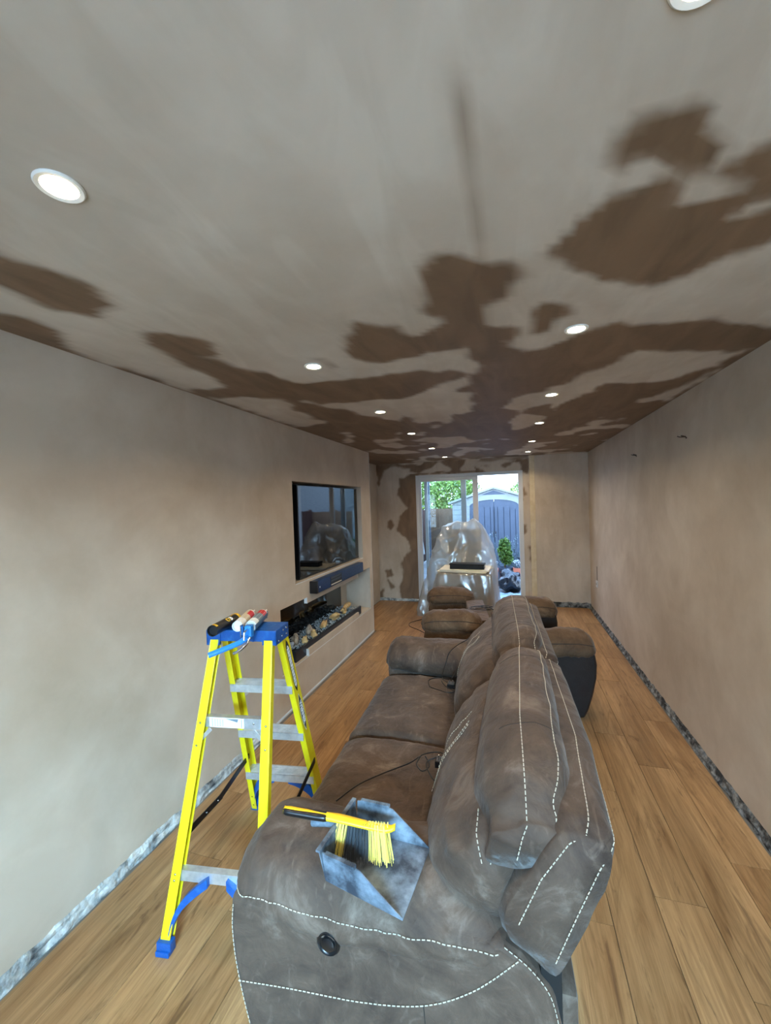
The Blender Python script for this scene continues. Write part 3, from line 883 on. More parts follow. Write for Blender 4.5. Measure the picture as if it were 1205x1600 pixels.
t = thing('media_fire', 'long black electric fire with pale logs in the lower wall recess', 'fireplace', (0, 0, 0.34))
obj('back_glass', MB().box((FIRE_BACK + 0.001, 2.90, 0.002), (FIRE_BACK + 0.02, 4.86, 0.53)), FIREGLASS, t)
obj('tray', MB().box((FIRE_BACK + 0.025, 3.16, 0.002), (XL - 0.026, 4.80, 0.052), ch=0.003).box((XL - 0.05, 3.16, 0.05), (XL - 0.026, 4.80, 0.098), ch=0.003).box((FIRE_BACK + 0.03, 3.16, 0.05), (XL - 0.04, 3.175, 0.095)), TRAY, t)
random.seed(3)
mb = MB()
for k in range(900):
    x, y = random.uniform(FIRE_BACK + 0.04, XL - 0.06), random.uniform(3.19, 4.78)
    r = random.uniform(0.009, 0.016)
    q = [Vector((random.uniform(-1, 1), random.uniform(-1, 1), random.uniform(-1, 1))).normalized() * r for _ in range(4)]
    c = Vector((x, y, 0.078 + random.uniform(0, 0.022)))
    mb.add([c + a for a in q], [(0, 1, 2), (0, 2, 3), (0, 3, 1), (1, 3, 2)])
tag(obj('crystal_bed', mb, CRYSTAL, t), kind='stuff')
def rock(name, c, sc, mtl, rz, parent, seed, k=7, rough=0.35):
    mb = MB().sphere((0, 0, 0), 1, k)
    out = []
    for p in mb.v:
        v = Vector(p)
        v = v * (1 + rough * noise.noise(v * 1.7 + Vector((seed, 0, 0))))
        v = Vector((v.x * sc[0], v.y * sc[1], v.z * sc[2]))
        v.rotate(Matrix.Rotation(rz, 3, 'Z'))
        out.append(tuple(v + Vector(c)))
    mb.v = out
    return obj(name, mb, mtl, parent, smooth='all')
for i, (x, y, z, sx, sy, sz, mt, rz) in enumerate([
        (-1.93, 3.26, 0.115, 0.035, 0.05, 0.035, CRYSTAL, 0.3), (-1.95, 3.38, 0.125, 0.035, 0.035, 0.055, LOGD, 0.9), (-1.87, 3.42, 0.115, 0.028, 0.04, 0.038, LOG, 0.2),
        (-1.93, 3.63, 0.135, 0.03, 0.04, 0.06, LOGD, -0.4), (-1.87, 3.60, 0.115, 0.032, 0.045, 0.038, LOG, 0.5), (-1.90, 3.88, 0.125, 0.033, 0.10, 0.030, LOG, 0.25),
        (-1.91, 4.20, 0.125, 0.033, 0.075, 0.036, LOG, -0.3), (-1.90, 4.44, 0.12, 0.034, 0.055, 0.034, LOG, 0.1), (-1.93, 4.60, 0.145, 0.030, 0.15, 0.032, LOG, 0.15)]):
    q_ = rock('log', (x, y, z), (sx, sy, sz), mt, rz, t, i * 3.1, k=5, rough=0.6)
    for pl in q_.data.polygons: pl.use_smooth = False

# ------------------------------------------------------------------ the near sofa
def add_stitch(parent, path, name='stitching', lift=0.002, up=(0, 0, 1), r=0.0015, material=None, dash=0.0085, gap=0.0048):
    return tag(obj(name, stitches(path, r, dash, gap, lift, up), material or STITCH, parent), kind=None)

def seam(parent, path, r=0.003):
    return obj('seam', MB().tube(path, r, 6), SEAM, parent)

def ring_row(rings, k, i0=0, i1=None):
    return [r[k] for r in rings[i0:i1]]

sofa = thing('recliner_sofa', 'long two-seat brown suede recliner sofa with cream stitching in the foreground', 'sofa', (-0.84, 1.0, 0), math.radians(2.0))
SOFA_LEN = 2.20
# carcass
mb = MB().box((0.10, 0.30, 0.05), (0.88, SOFA_LEN - 0.3, 0.37), ch=0.02)
obj('base_frame', mb, LEATHER, sofa, smooth=True)
for y0, y1 in ((0.335, 1.075), (1.09, 1.86)):
    obj('footrest_panel', rings_mb(pillow([(0.02, 0.10), (0.0, 0.2), (0.015, 0.33), (0.08, 0.36), (0.12, 0.2), (0.1, 0.09)], y0, y1, 0.03, n=14, ring=24, wr=0.002)), LEATHER, sofa, smooth='all')

# seat cushions
def seat(y0, y1, seed):
    sec = [(0.0, 0.24), (-0.028, 0.34), (0.0, 0.425), (0.08, 0.462), (0.25, 0.472), (0.45, 0.462), (0.60, 0.45), (0.68, 0.40), (0.66, 0.32), (0.35, 0.30), (0.1, 0.25)]
    r = pillow(sec, y0, y1, 0.06, n=46, ring=64, wr=0.005, freq=7, seed=seed, pivot=(0.32, 0.34), smin=0.55)
    s = obj('seat_cushion', rings_mb(r), SUEDE, sofa, smooth='all')
    return s, r
seat(0.315, 1.062, 1)
seat(1.068, 1.875, 4)
# a welt running slantwise across the near seat by the back
seam(sofa, [Vector(p) for p in catmull([(0.30, 0.50, 0.474), (0.40, 0.43, 0.472), (0.48, 0.37, 0.468), (0.53, 0.31, 0.455)], 16)], 0.004)

# arms: suede-topped pad, padded side panel
def arm(y_out, sgn, name_seed, side_mat, detail):
    """y_out: outer face, sgn: +1 when the arm reaches from there towards larger y"""
    Y = lambda d: y_out + sgn * d
    # padded top, swept from the front (x=0) to the back
    sec = [(0.000, 0.562), (0.012, 0.60), (0.06, 0.645), (0.16, 0.668), (0.27, 0.655), (0.345, 0.60), (0.35, 0.54), (0.30, 0.49), (0.17, 0.48), (0.05, 0.50), (0.005, 0.53)]
    def mod(t, y, z, a):
        sag = -0.052 * math.sin(PI * min(1, t * 1.02)) ** 1.0
        low = max(0, (t - 0.70) / 0.30)
        front = max(0, (0.14 - t) / 0.14)
        lowz = (0.66 - z) / 0.16
        z2 = z + sag * max(0, min(1, lowz)) * 0.9 - 0.045 * front ** 2 + (0.012 * t if lowz > 0.4 else 0) - 0.05 * low ** 2 * (1 - min(1, max(0, lowz)))
        return Y(y + 0.012 * low), z2, a
    r = pillow(sec, -0.015, 0.825, 0.09, axis='x', n=58, ring=60, wr=0.008, freq=9, seed=name_seed, pivot=(0.17, 0.575), mod=mod, power=2.6, smin=0.42, smin_x=0.6)
    pad = obj('arm_pad', rings_mb(r), SUEDE, sofa, smooth='all')
    # side panel
    prof = [(0.012, 0.555), (0.004, 0.46), (0.012, 0.36), (0.035, 0.24), (0.065, 0.12), (0.09, 0.045), (0.93, 0.045), (0.935, 0.40), (0.915, 0.50), (0.84, 0.575), (0.79, 0.60), (0.70, 0.565), (0.50, 0.53), (0.30, 0.53), (0.12, 0.55)]
    mb = MB()
    yy = sorted((Y(0.004), Y(0.30)))
    mb.prism(prof, yy[0], yy[1], 'y')
    pan = obj('side_panel', mb, side_mat, sofa, bevel=0.016, smooth=True)
    if detail:
        # stitch line where the pad meets the panel
        k = min(range(60), key=lambda j: (r[28][j] - Vector((r[28][j].x, Y(0.0), 0.55))).length)
        add_stitch(pad, [p for p in ring_row(r, k, 3, 57)], up=(0, -sgn, 0.15), lift=0.003)
        ring = sorted([p for p in r[-4] if (p.y - y_out) * sgn < 0.13 and p.z > 0.545], key=lambda p: p.z)
        if len(ring) > 3: add_stitch(pad, [Vector(p) for p in catmull([tuple(p) for p in ring[::3]], 24)], up=(0.8, -sgn * 0.6, 0.3), lift=0.003)
        add_stitch(pan, [Vector(p) for p in catmull([(0.03, Y(0.002), 0.30), (0.20, Y(0.002), 0.322), (0.42, Y(0.002), 0.345), (0.59, Y(0.002), 0.385), (0.72, Y(0.002), 0.46), (0.835, Y(0.002), 0.57)], 60)], up=(0, -sgn, 0), lift=0.001)
        add_stitch(pan, [Vector(p) for p in catmull([(0.022, Y(0.002), 0.53), (0.016, Y(0.002), 0.46), (0.024, Y(0.002), 0.36), (0.048, Y(0.002), 0.24), (0.085, Y(0.002), 0.10)], 40)], up=(0, -sgn, 0), lift=0.001, r=0.0012)
        add_stitch(pan, [Vector(p) for p in catmull([(0.80, Y(0.002), 0.595), (0.86, Y(0.002), 0.555), (0.905, Y(0.002), 0.50), (0.925, Y(0.002), 0.42)], 30)], up=(0, -sgn, 0), lift=0.001, r=0.0012)
        seam(pan, [Vector((0.59, Y(0.003), 0.384)), Vector((0.60, Y(0.003), 0.2)), Vector((0.61, Y(0.003), 0.06))], 0.0015)
        # power button
        M = frame((0.325, Y(0.004), 0.487), (1, 0, 0), (0, 0, 1)) if sgn > 0 else None
        b = obj('power_button', MB().lathe([(0.033, -0.004), (0.035, 0.003), (0.031, 0.008), (0.026, 0.0065), (0.024, 0.004), (0.020, 0.004), (0.019, 0.009), (0.014, 0.011), (0.001, 0.0115)], 32, M), BLACKPL, sofa, smooth=True)
    return r
arm_r = arm(0.0, 1, 2, SUEDE, True)
arm(SOFA_LEN, -1, 8, SUEDE, False)

# backs: two reclining backs, each slab + lower cushion + head cushion
def back(y0, y1, seed, first):
    slab = [(0.795, 0.62), (0.80, 0.70), (0.88, 0.815), (0.965, 0.93), (1.00, 0.948), (1.06, 0.935), (1.085, 0.905), (1.06, 0.82), (1.00, 0.70), (0.935, 0.565), (0.91, 0.54), (0.86, 0.57)]
    def modb(t, x, z, a):
        e = max(0, 1 - t / 0.36) if first else 0
        return x - 0.036 * e * max(0, (z - 0.7) / 0.25), z - 0.020 * e * max(0, (z - 0.7) / 0.25), a
    r = pillow(slab, y0, y1, 0.035, n=40, ring=72, wr=0.0025, freq=6, seed=seed, pivot=(0.94, 0.745), mod=modb, smin=0.90, power=2.0)
    s = obj('back_frame', rings_mb(r), SUEDE, sofa, smooth='all')
    def near(rr, i, x, z):
        return min(range(len(rr[i])), key=lambda j: (rr[i][j].x - x) ** 2 + (rr[i][j].z - z) ** 2)
    mid = len(r) // 2
    ka, kb = near(r, mid, 1.036, 0.944), near(r, mid, 1.084, 0.905)
    for kk in (ka, kb):
        add_stitch(s, ring_row(r, kk, 1, -1), up=(0.1, 0, 1), lift=0.0022)
    if first:
        # the two lines turn down the near end face
        yy = y0 - 0.0005
        e0 = r[1][ka]; e1 = r[1][kb]
        add_stitch(s, [Vector((e0.x, e0.y, e0.z)), Vector((0.955, yy, 0.89)), Vector((0.89, yy, 0.79)), Vector((0.835, yy, 0.665))], up=(0, -1, 0), lift=0.003)
        add_stitch(s, [Vector((e1.x, e1.y, e1.z)), Vector((1.02, yy, 0.84)), Vector((0.970, yy, 0.72)), Vector((0.915, yy, 0.582))], up=(0, -1, 0), lift=0.003)
    # rear support under the reclining back
    # lower cushion
    low = [(0.585, 0.47), (0.565, 0.56), (0.605, 0.69), (0.68, 0.79), (0.76, 0.855), (0.84, 0.86), (0.86, 0.80), (0.82, 0.70), (0.78, 0.58), (0.72, 0.47), (0.65, 0.44)]
    def modl(t, x, z, a):
        if first:
            e = max(0, 1 - t / 0.22)
            x += 0.14 * e ** 1.6 * max(0, (0.80 - z) / 0.35)
            z += 0.13 * e ** 1.4 * max(0, (0.85 - z) / 0.4)
        b = 0.02 * math.sin(PI * t) * max(0, (0.8 - x) / 0.25)
        return x - b, z, a
    r = pillow(low, y0 + 0.02, y1 - 0.005, 0.16, n=56, ring=64, wr=0.008, freq=7, seed=seed + 2, pivot=(0.72, 0.70), mod=modl, smin=0.28, power=2.1)
    lc = obj('back_cushion', rings_mb(r), SUEDE, sofa, smooth='all')
    mid = len(r) // 2
    # a pair of stitch lines slanting up across the cushion, and one dropping to the seat
    for q0 in (0.50, 0.522):
        path = []
        for u in np.linspace(0, 1, 24):
            i = int((q0 + 0.07 * u) * len(r))
            kk = near(r, i, 0.565 + 0.16 * u, 0.56 + 0.28 * u)
            path.append(r[i][kk] + Vector((-0.003, 0, 0.0015)))
        P = catmull([tuple(p_) for p_ in path[::4]], 40)
        add_stitch(lc, [Vector(p_) for p_ in P], up=(-0.7, 0, 0.6), lift=0.003, r=0.0014)
    i = int(0.66 * len(r))
    k0, k1 = near(r, i, 0.58, 0.50), near(r, i, 0.70, 0.81)
    if abs(k1 - k0) < 30: add_stitch(lc, r[i][min(k0, k1):max(k0, k1) + 1], up=(-0.7, 0, 0.6), lift=0.0025, r=0.0013)
    if first:
        for i0, (xx, zz) in enumerate(((0.735, 0.85), (0.83, 0.87))):
            kk = near(r, 8, xx, zz)
            add_stitch(lc, ring_row(r, kk, 0, 10), up=(-0.2, -0.3, 0.8), lift=0.003)
    # head cushion
    head = [(0.745, 0.79), (0.742, 0.87), (0.78, 0.962), (0.85, 1.012), (0.92, 1.022), (0.968, 1.008), (0.996, 0.96), (0.998, 0.90), (0.97, 0.84), (0.90, 0.82), (0.82, 0.79)]
    def modh(t, x, z, a):
        e = max(0, 1 - t / 0.28) if first else 0
        return x + (0.055 * t - 0.028 if first else 0.03) + 0.012 * e, z - 0.055 * e ** 1.6, a
    r = pillow(head, y0 + 0.015, y1 + (0.01 if first else 0.03), 0.20, n=64, ring=60, wr=0.005, freq=8, seed=seed + 5, pivot=(0.88, 0.90), mod=modh, smin=0.42, power=2.2, endw=1.7, smin_x=0.72)
    hc = obj('head_cushion', rings_mb(r), SUEDE, sofa, smooth='all')
    mid = len(r) // 2
    for xx, zz in ((0.882 if first else 0.912, 1.02), (0.972 if first else 1.0, 1.008)):
        kk = near(r, mid, xx, zz)
        add_stitch(hc, ring_row(r, kk, 1, -1), up=(0, 0, 1), lift=0.0026, dash=0.009)
        if first:
            b0 = r[0][kk]
            lowz = min(p_.z for p_ in r[0])
            add_stitch(hc, [Vector((b0.x, b0.y, b0.z)), Vector((b0.x - 0.012, b0.y - 0.004, b0.z - 0.03)), Vector((b0.x - 0.028, b0.y - 0.004, lowz + 0.02))], up=(0, -1, 0.2), lift=0.002, dash=0.009)
    # cross seams
    for q in (0.30, 0.72):
        i = int(q * len(r))
        ks = [near(r, i, 0.745, 0.9)]
        k0, k1 = near(r, i, 0.80, 0.99), near(r, i, 0.99, 1.01)
        if k0 > k1: k0, k1 = k1, k0
        if k1 - k0 < 30:
            seam(hc, [p + Vector((0, 0, -0.0008)) for p in r[i][k0:k1 + 1]], 0.0022)
back(0.0, 1.055, 11, True)
back(1.075, 2.16, 21, False)
for yy in (0.02, 2.08):
    obj('recline_bracket', MB().box((0.885, yy, 0.05), (0.935, yy + 0.04, 0.56), ch=0.004), BLACKMAT, sofa)
obj('rear_panel', MB().box((0.93, 0.10, 0.05), (0.985, 2.06, 0.40), ch=0.02), SUEDE, sofa, smooth=True)

# ------------------------------------------------------------------ two recliner seats with their backs taken off, behind the sofa
def backless(name, label, loc, rz, face, cloth, side, gap, front_tall):
    """face -1: opens to the left (-x), +1: opens to the right; local y runs away from the camera"""
    t = thing(name, label, 'armchair', loc, rz)
    f = face
    X = lambda d: -f * d                           # d: distance from the front edge towards the back
    L_ARM = 0.60 if f > 0 else 0.55
    for n_, y0 in enumerate((0.0, gap)):
        sec = [(0.0, 0.53), (0.01, 0.575), (0.07, 0.635), (0.17, 0.665), (0.27, 0.64), (0.33, 0.57), (0.33, 0.51), (0.26, 0.485), (0.10, 0.485), (0.02, 0.50)]
        def mod(tt, y, z, a, y0=y0):
            fr = max(0, (0.3 - tt) / 0.3)
            return y0 + y, z - 0.03 * fr ** 2 - 0.03 * max(0, (tt - 0.6) / 0.4) ** 2, X(a)
        r = pillow(sec, -0.02, L_ARM, 0.12, axis='x', n=44, ring=46, wr=0.008, freq=9, seed=5 + n_ * 3 + face, pivot=(0.17, 0.57), mod=mod, smin=0.3)
        p_ = obj('arm_pad', rings_mb(r), cloth, t, smooth='all')
        k = min(range(46), key=lambda j: (r[20][j].y - y0 - 0.02) ** 2 + (r[20][j].z - 0.60) ** 2)
        seam(p_, ring_row(r, k, 4, 42), 0.0035)
        prof = [(X(0.015), 0.53), (X(0.0), 0.44), (X(0.005), 0.34), (X(0.035), 0.2), (X(0.07), 0.09), (X(0.10), 0.03), (X(L_ARM - 0.02), 0.03), (X(L_ARM - 0.02), 0.52)]
        obj('arm_side', MB().prism(prof, y0 + 0.015, y0 + 0.30, 'y'), side, t, bevel=0.02, smooth=True)
    # seat deck and the low stump of the back frame
    xa, xb = sorted((X(0.06), X(0.52)))
    obj('seat_deck', MB().box((xa, 0.31, 0.06), (xb, gap - 0.01, 0.40), ch=0.03), cloth, t, smooth=True)
    xa, xb = sorted((X(0.53 if f > 0 else 0.44), X(0.66 if f > 0 else 0.64)))
    obj('back_stump', MB().box((xa, 0.25, 0.26), (xb, gap + 0.05, 0.545), ch=0.02), cloth, t, smooth=True)
    xa, xb = sorted((X(0.56), X(0.62)))
    for yy in (0.28, gap - 0.02):
        obj('foot', MB().box((xa, yy, 0.0), (xb, yy + 0.05, 0.26), ch=0.004), BLACKMAT, t)
    return t
backless('recliner_chair', 'backless brown recliner seat facing left, just past the sofa', (-0.80, 3.72, 0), math.radians(8.5), -1, SUEDE_B, SUEDE_B, 1.06, False)
backless('recliner_chair', 'backless recliner seat facing right with a black leather side, beside the right aisle', (0.605, 3.36, 0), math.radians(8.5), 1, SUEDE_B, BLACKLEATHER, 1.10, True)

# ------------------------------------------------------------------ stepladder
lad = thing('stepladder', 'yellow fibreglass stepladder with blue top cap and aluminium treads', 'ladder', (-1.171, 1.555, 0), math.atan2(0.141, 0.990))
HT = 1.16
def fr(z, s):                                     # front (spreader side) rail line
    k = (1.1 - z) / 1.1
    return Vector((s * (0.150 + 0.065 * k), 0.012 - 0.321 * k, z))
def rr(z, s):                                     # rear (tread side) rail line
    k = (1.1 - z) / 1.1
    return Vector((s * (0.152 + 0.058 * k), 0.128 + 0.338 * k, z))
def channel(p, q, s, flange, web, th=0.004):
    """C-section rail: web on the outside, flanges turned inwards"""
    p, q = Vector(p), Vector(q)
    z = (q - p).normalized()
    x = Vector((s, 0, 0)); x = (x - z * x.dot(z)).normalized()
    y = z.cross(x)
    if y.y < 0: y = -y
    M = Matrix((x, y, z)).transposed().to_4x4(); M.translation = p
    L = (q - p).length
    mb = MB()
    mb.box((-th, -web / 2, 0), (0, web / 2, L), M)
    mb.box((-flange, -web / 2, 0), (-th, -web / 2 + th, L), M)
    mb.box((-flange, web / 2 - th, 0), (-th, web / 2, L), M)
    return mb, M, L
for s in (-1, 1):
    mb, M, L = channel(fr(0.02, s), fr(1.12, s), s, 0.040, 0.032)
    o = obj('front_rail', mb, YELLOW, lad, bevel=0.0012)
    rivets(o, [fr(z, s) + Vector((-s * 0.018, -0.018, 0)) for z in (0.235, 0.255, 0.785, 0.70)], 0.005, STEEL, (1, 0.6, 1))
    mb, M, L = channel(rr(0.02, s), rr(1.12, s), s, 0.030, 0.070)
    o = obj('rear_rail', mb, YELLOW, lad, bevel=0.0012)
    rivets(o, [rr(z, s) + Vector((-s * 0.015, -0.037, 0)) for z in (0.265, 0.545, 0.825, 0.10, 0.04)], 0.0035, STRAP, (1, 0.6, 1))
    if s > 0:
        # maker's oval badge and the printed strip above it, on the outer face
        def strip(z0, z1, w, mtl, taper, name, lift):
            a, b = rr(z0, s), rr(z1, s)
            zz = (b - a).normalized(); xx = Vector((1, 0, 0)); xx = (xx - zz * xx.dot(zz)).normalized(); yy = zz.cross(xx)
            if yy.y < 0: yy = -yy
            Ls = (b - a).length
            n = 14
            L_, R_ = [], []
            for i in range(n + 1):
                u = i / n
                k = max(0.02, (1 - abs(2 * u - 1) ** taper))
                c = a + zz * (u * Ls) + xx * lift
                L_.append(c - yy * w / 2 * k); R_.append(c + yy * w / 2 * k)
            v = L_ + R_
            mb = MB().add(v, [(i, i + 1, n + 2 + i, n + 1 + i) for i in range(n)])
            return obj(name, mb, mtl, o), a, b, xx, yy, zz
        strip(0.555, 0.775, 0.044, LABELW, 2.2, 'badge', 0.0006)
        bd, a, b, xx, yy, zz = strip(0.562, 0.768, 0.038, LABELK, 2.2, 'badge', 0.0010)
        c = (a + b) / 2
        Mt = frame(c + xx * 0.0014, -zz, yy)
        text_obj('WERNER', 0.034, LABELW, o, Mt, bold=0.0006)
        strip(0.79, 1.075, 0.036, LABELK, 7.0, 'badge', 0.0006)
        sd, a, b, xx, yy, zz = strip(0.815, 1.045, 0.026, LABELW, 30.0, 'badge', 0.0010)
        ln = MB()
        n = 13
        for i in range(n):
            c = a.lerp(b, (i + 0.5) / n) + xx * 0.0014
            Mm = frame(c, zz, yy)
            ln.box((-0.0055, -0.009, 0), (-0.003, 0.009, 0.0004), Mm)
            if i % 2: ln.box((0.001, -0.009, 0), (0.003, 0.003, 0.0004), Mm)
            ln.box((-0.0055, 0.006 if i % 3 else -0.009, 0), (0.004, 0.009 if i % 3 else -0.006, 0.0004), Mm)
        obj('printed_mark', ln, LABELG, o)
# treads
for z in (0.275, 0.555, 0.835):
    a, b = rr(z, -1), rr(z, 1)
    w0 = a.x + 0.004; w1 = b.x - 0.004
    y = a.y
    mb = MB().box((w0, y - 0.040, z - 0.004), (w1, y + 0.042, z), ch=0.0012)
    mb.box((w0, y - 0.040, z - 0.038), (w1, y - 0.037, z), ch=0.001).box((w0, y + 0.039, z - 0.030), (w1, y + 0.042, z), ch=0.001)
    for k in range(7): mb.box((w0 + 0.006, y - 0.030 + k * 0.010, z), (w1 - 0.006, y - 0.026 + k * 0.010, z + 0.0015))
    obj('tread', mb, ALU, lad)
# front bars
for z, lab in ((0.785, True), (0.245, False)):
    a, b = fr(z, -1), fr(z, 1)
    mb = MB().box((a.x + 0.003, a.y - 0.006, z - 0.022), (b.x - 0.003, a.y - 0.003, z + 0.022), ch=0.001)
    mb.box((a.x + 0.003, a.y - 0.004, z + 0.019), (b.x - 0.003, a.y + 0.022, z + 0.022)).box((a.x + 0.003, a.y - 0.004, z - 0.022), (b.x - 0.003, a.y + 0.022, z - 0.019))
    o = obj('cross_bar', mb, ALU, lad)
    obj('rivet', MB().sphere((0.09, a.y - 0.007, z + 0.002), 0.005, 5, (1, 0.5, 1)), STEEL, o, smooth=True)
    if lab:
        st = obj('label_sticker', MB().box((a.x + 0.055, a.y - 0.0068, z - 0.021), (a.x + 0.215, a.y - 0.0060, z + 0.021)), LABELW, o)
        mb = MB()
        for i in range(4):
            for j in range(5): mb.box((a.x + 0.078 + i * 0.012, a.y - 0.0072, z - 0.014 + j * 0.006), (a.x + 0.085 + i * 0.012, a.y - 0.0068, z - 0.012 + j * 0.006))
        for xx in (0.068, 0.203): mb.box((a.x + xx, a.y - 0.0072, z - 0.018), (a.x + xx + 0.002, a.y - 0.0068, z + 0.018))
        mb.add([(a.x + 0.13, a.y - 0.0072, z + 0.018), (a.x + 0.185, a.y - 0.0072, z + 0.004), (a.x + 0.19, a.y - 0.0072, z + 0.018)], [(0, 1, 2)])
        obj('printed_mark', mb, LABELG, o)
        for s in (-1, 1):
            p = fr(z - 0.075, s)
            obj('brace', MB().bar((p.x - s * 0.02, p.y - 0.002, p.z), (p.x - s * 0.075, p.y - 0.002, z - 0.02), 0.016, 0.003, (0, 0, 1)), ALU, lad)
# feet and gussets
for s in (-1, 1):
    p = fr(0.0, s)
    mb = MB()
    mb.box((p.x - s * 0.050 if s > 0 else p.x - 0.006, p.y - 0.022, 0), (p.x + 0.006 if s > 0 else p.x + 0.050, p.y + 0.022, 0.020), ch=0.003)
    mb.box((p.x - 0.03 - s * 0.025, p.y - 0.016, 0.018), (p.x + 0.03 - s * 0.025, p.y + 0.016, 0.05), ch=0.004)
    obj('foot', mb, BLUE, lad)
    pts = [(p.x - s * 0.035, 0.05), (p.x - s * 0.045, 0.10), (p.x - s * 0.075, 0.155), (p.x - s * 0.125, 0.20), (p.x - s * 0.175, 0.235)]
    c = catmull(pts, 20)
    rows = [[(x, p.y + 0.05 * (z / 0.235) * 1.25 - 0.014, z - 0.016), (x, p.y + 0.05 * (z / 0.235) * 1.25 + 0.010, z - 0.016), (x, p.y + 0.05 * (z / 0.235) * 1.25 + 0.010, z + 0.022), (x, p.y + 0.05 * (z / 0.235) * 1.25 - 0.014, z + 0.022)] for x, z in c]
    obj('gusset', MB().loft(rows), BLUE, lad, bevel=0.002)
    p = rr(0.0, s)
    mb = MB()
    mb.box((p.x - s * 0.055 if s > 0 else p.x - 0.005, p.y - 0.037, 0), (p.x + 0.005 if s > 0 else p.x + 0.055, p.y + 0.037, 0.022), ch=0.003)
    mb.box((p.x - 0.02 - s * 0.03, p.y - 0.030, 0.018), (p.x + 0.02 - s * 0.03, p.y + 0.030, 0.06), ch=0.006)
    obj('foot', mb, BLUE, lad)
    pts = [(p.x - s * 0.025, 0.06), (p.x - s * 0.035, 0.12), (p.x - s * 0.065, 0.18), (p.x - s * 0.115, 0.222), (p.x - s * 0.17, 0.245)]
    c = catmull(pts, 20)
    rows = []
    for x, z in c:
        yb = p.y - 0.338 * z / 1.1
        rows.append([(x, yb - 0.03, z - 0.030), (x, yb + 0.02, z - 0.030), (x, yb + 0.02, z + 0.026), (x, yb - 0.03, z + 0.026)])
    obj('gusset', MB().loft(rows), BLUE, lad, bevel=0.002)
# spreaders
for s in (-1, 1):
    a, b = fr(0.36, s), rr(0.36, s)
    m_ = (a + b) / 2 + Vector((0, 0, -0.03))
    mb = MB()
    x_ = 0.012
    mb.bar(a + Vector((x_, 0, 0)), m_ + Vector((x_, 0.02, -0.004)), 0.004, 0.028, (1, 0, 0))
    mb.bar(m_ + Vector((x_ - s * 0.005, -0.02, 0.004)), b + Vector((x_ - s * 0.005, 0, 0)), 0.004, 0.028, (1, 0, 0))
    o = obj('spreader', mb, STRAP, lad)
    rivets(o, [(a.lerp(m_, q * 2) if q < 0.5 else m_.lerp(b, (q - 0.5) * 2)) + Vector((x_ + 0.003, 0, 0.0)) for q in (0.3, 0.46, 0.54, 0.7)], 0.004, STEEL)
# top cap: hollow moulded box with notched front
mb = MB()
mb.box((-0.168, 0.0, HT - 0.014), (0.168, 0.140, HT), ch=0.004)
mb.box((-0.168, 0.0, HT - 0.066), (-0.160, 0.140, HT - 0.008), ch=0.002).box((0.160, 0.0, HT - 0.066), (0.168, 0.140, HT - 0.008), ch=0.002)
mb.box((-0.168, 0.0, HT - 0.050), (0.168, 0.008, HT - 0.008), ch=0.002).box((-0.168, 0.132, HT - 0.050), (0.168, 0.140, HT - 0.008), ch=0.002)
mb.box((-0.168, 0.0, HT - 0.070), (-0.105, 0.010, HT - 0.04), ch=0.002).box((0.10, 0.0, HT - 0.066), (0.168, 0.010, HT - 0.04), ch=0.002)
mb.box((-0.107, -0.004, HT - 0.05), (-0.098, 0.006, HT - 0.004)).box((0.055, -0.003, HT - 0.05), (0.062, 0.006, HT - 0.004))
cap = obj('top_cap', mb, BLUE, lad)
rivets(cap, [(0.169, y, z) for y, z in ((0.025, HT - 0.052), (0.060, HT - 0.040), (0.075, HT - 0.018), (0.112, HT - 0.018), (0.112, HT - 0.045))], 0.0052, STEEL, (0.7, 1, 1))

# cartridges and sealant gun on the cap
def cartridge(name, label, p, q, r, base, bands, nozzle=True, hollow=False, body=TUBE_W):
    p, q = Vector(p), Vector(q)
    d = (q - p); L = d.length
    zz = d.normalized()
    t = bpy.data.objects.new(name, None); COL.objects.link(t); t.empty_display_size = 0.05
    xx = Vector((0, 0, 1)); xx = (xx - zz * xx.dot(zz)).normalized()
    M = Matrix((xx.cross(zz) * -1, xx, zz)).transposed().to_4x4()
    if M.determinant() < 0:
        M = Matrix((xx.cross(zz), xx, zz)).transposed().to_4x4()
    M.translation = p
    t.matrix_world = M
    tag(t, label, 'cartridge')
    prof = [(0.0005, 0.014), (r * 0.86, 0.013), (r * 0.90, 0.0), (r, 0.0), (r, L - 0.004), (r * 0.93, L), (0.0075, L + 0.003), (0.007, L + 0.012), (0.0005, L + 0.012)]
    b = obj('tube_body', MB().lathe(prof, 28), body, t, smooth=True)
    for z0, z1, mtl, a0, a1 in bands:
        n = 20
        rows = [[(r * 1.012 * math.cos(a), r * 1.012 * math.sin(a), z) for a in np.linspace(a0, a1, n)] for z in (z0 * L, z1 * L)]
        obj('printed_band', MB().loft(rows, cap=False, closed=False), mtl, b, smooth='all', fix=False)
    if nozzle:
        obj('nozzle', MB().lathe([(0.0085, L + 0.004), (0.0085, L + 0.016), (0.006, L + 0.02), (0.003, L + 0.075), (0.0005, L + 0.076)], 14), TUBE_W, t, smooth=True)
    return t, L
FULL = (0, 2 * PI)
tz = HT + 0.0245
c1, L1 = cartridge('sealant_cartridge', 'black sealant cartridge with yellow bands and the letters OB1', (-1.237, 1.452, tz), (-1.263, 1.652, tz), 0.0245, TUBE_K,
                   [(0.03, 0.10, YELPRINT, PI * 0.42, PI * 0.75), (0.90, 0.985, YELPRINT, *FULL), (0.76, 0.90, YELPRINT, PI * 0.35, PI * 0.5)], False, True, TUBE_K)
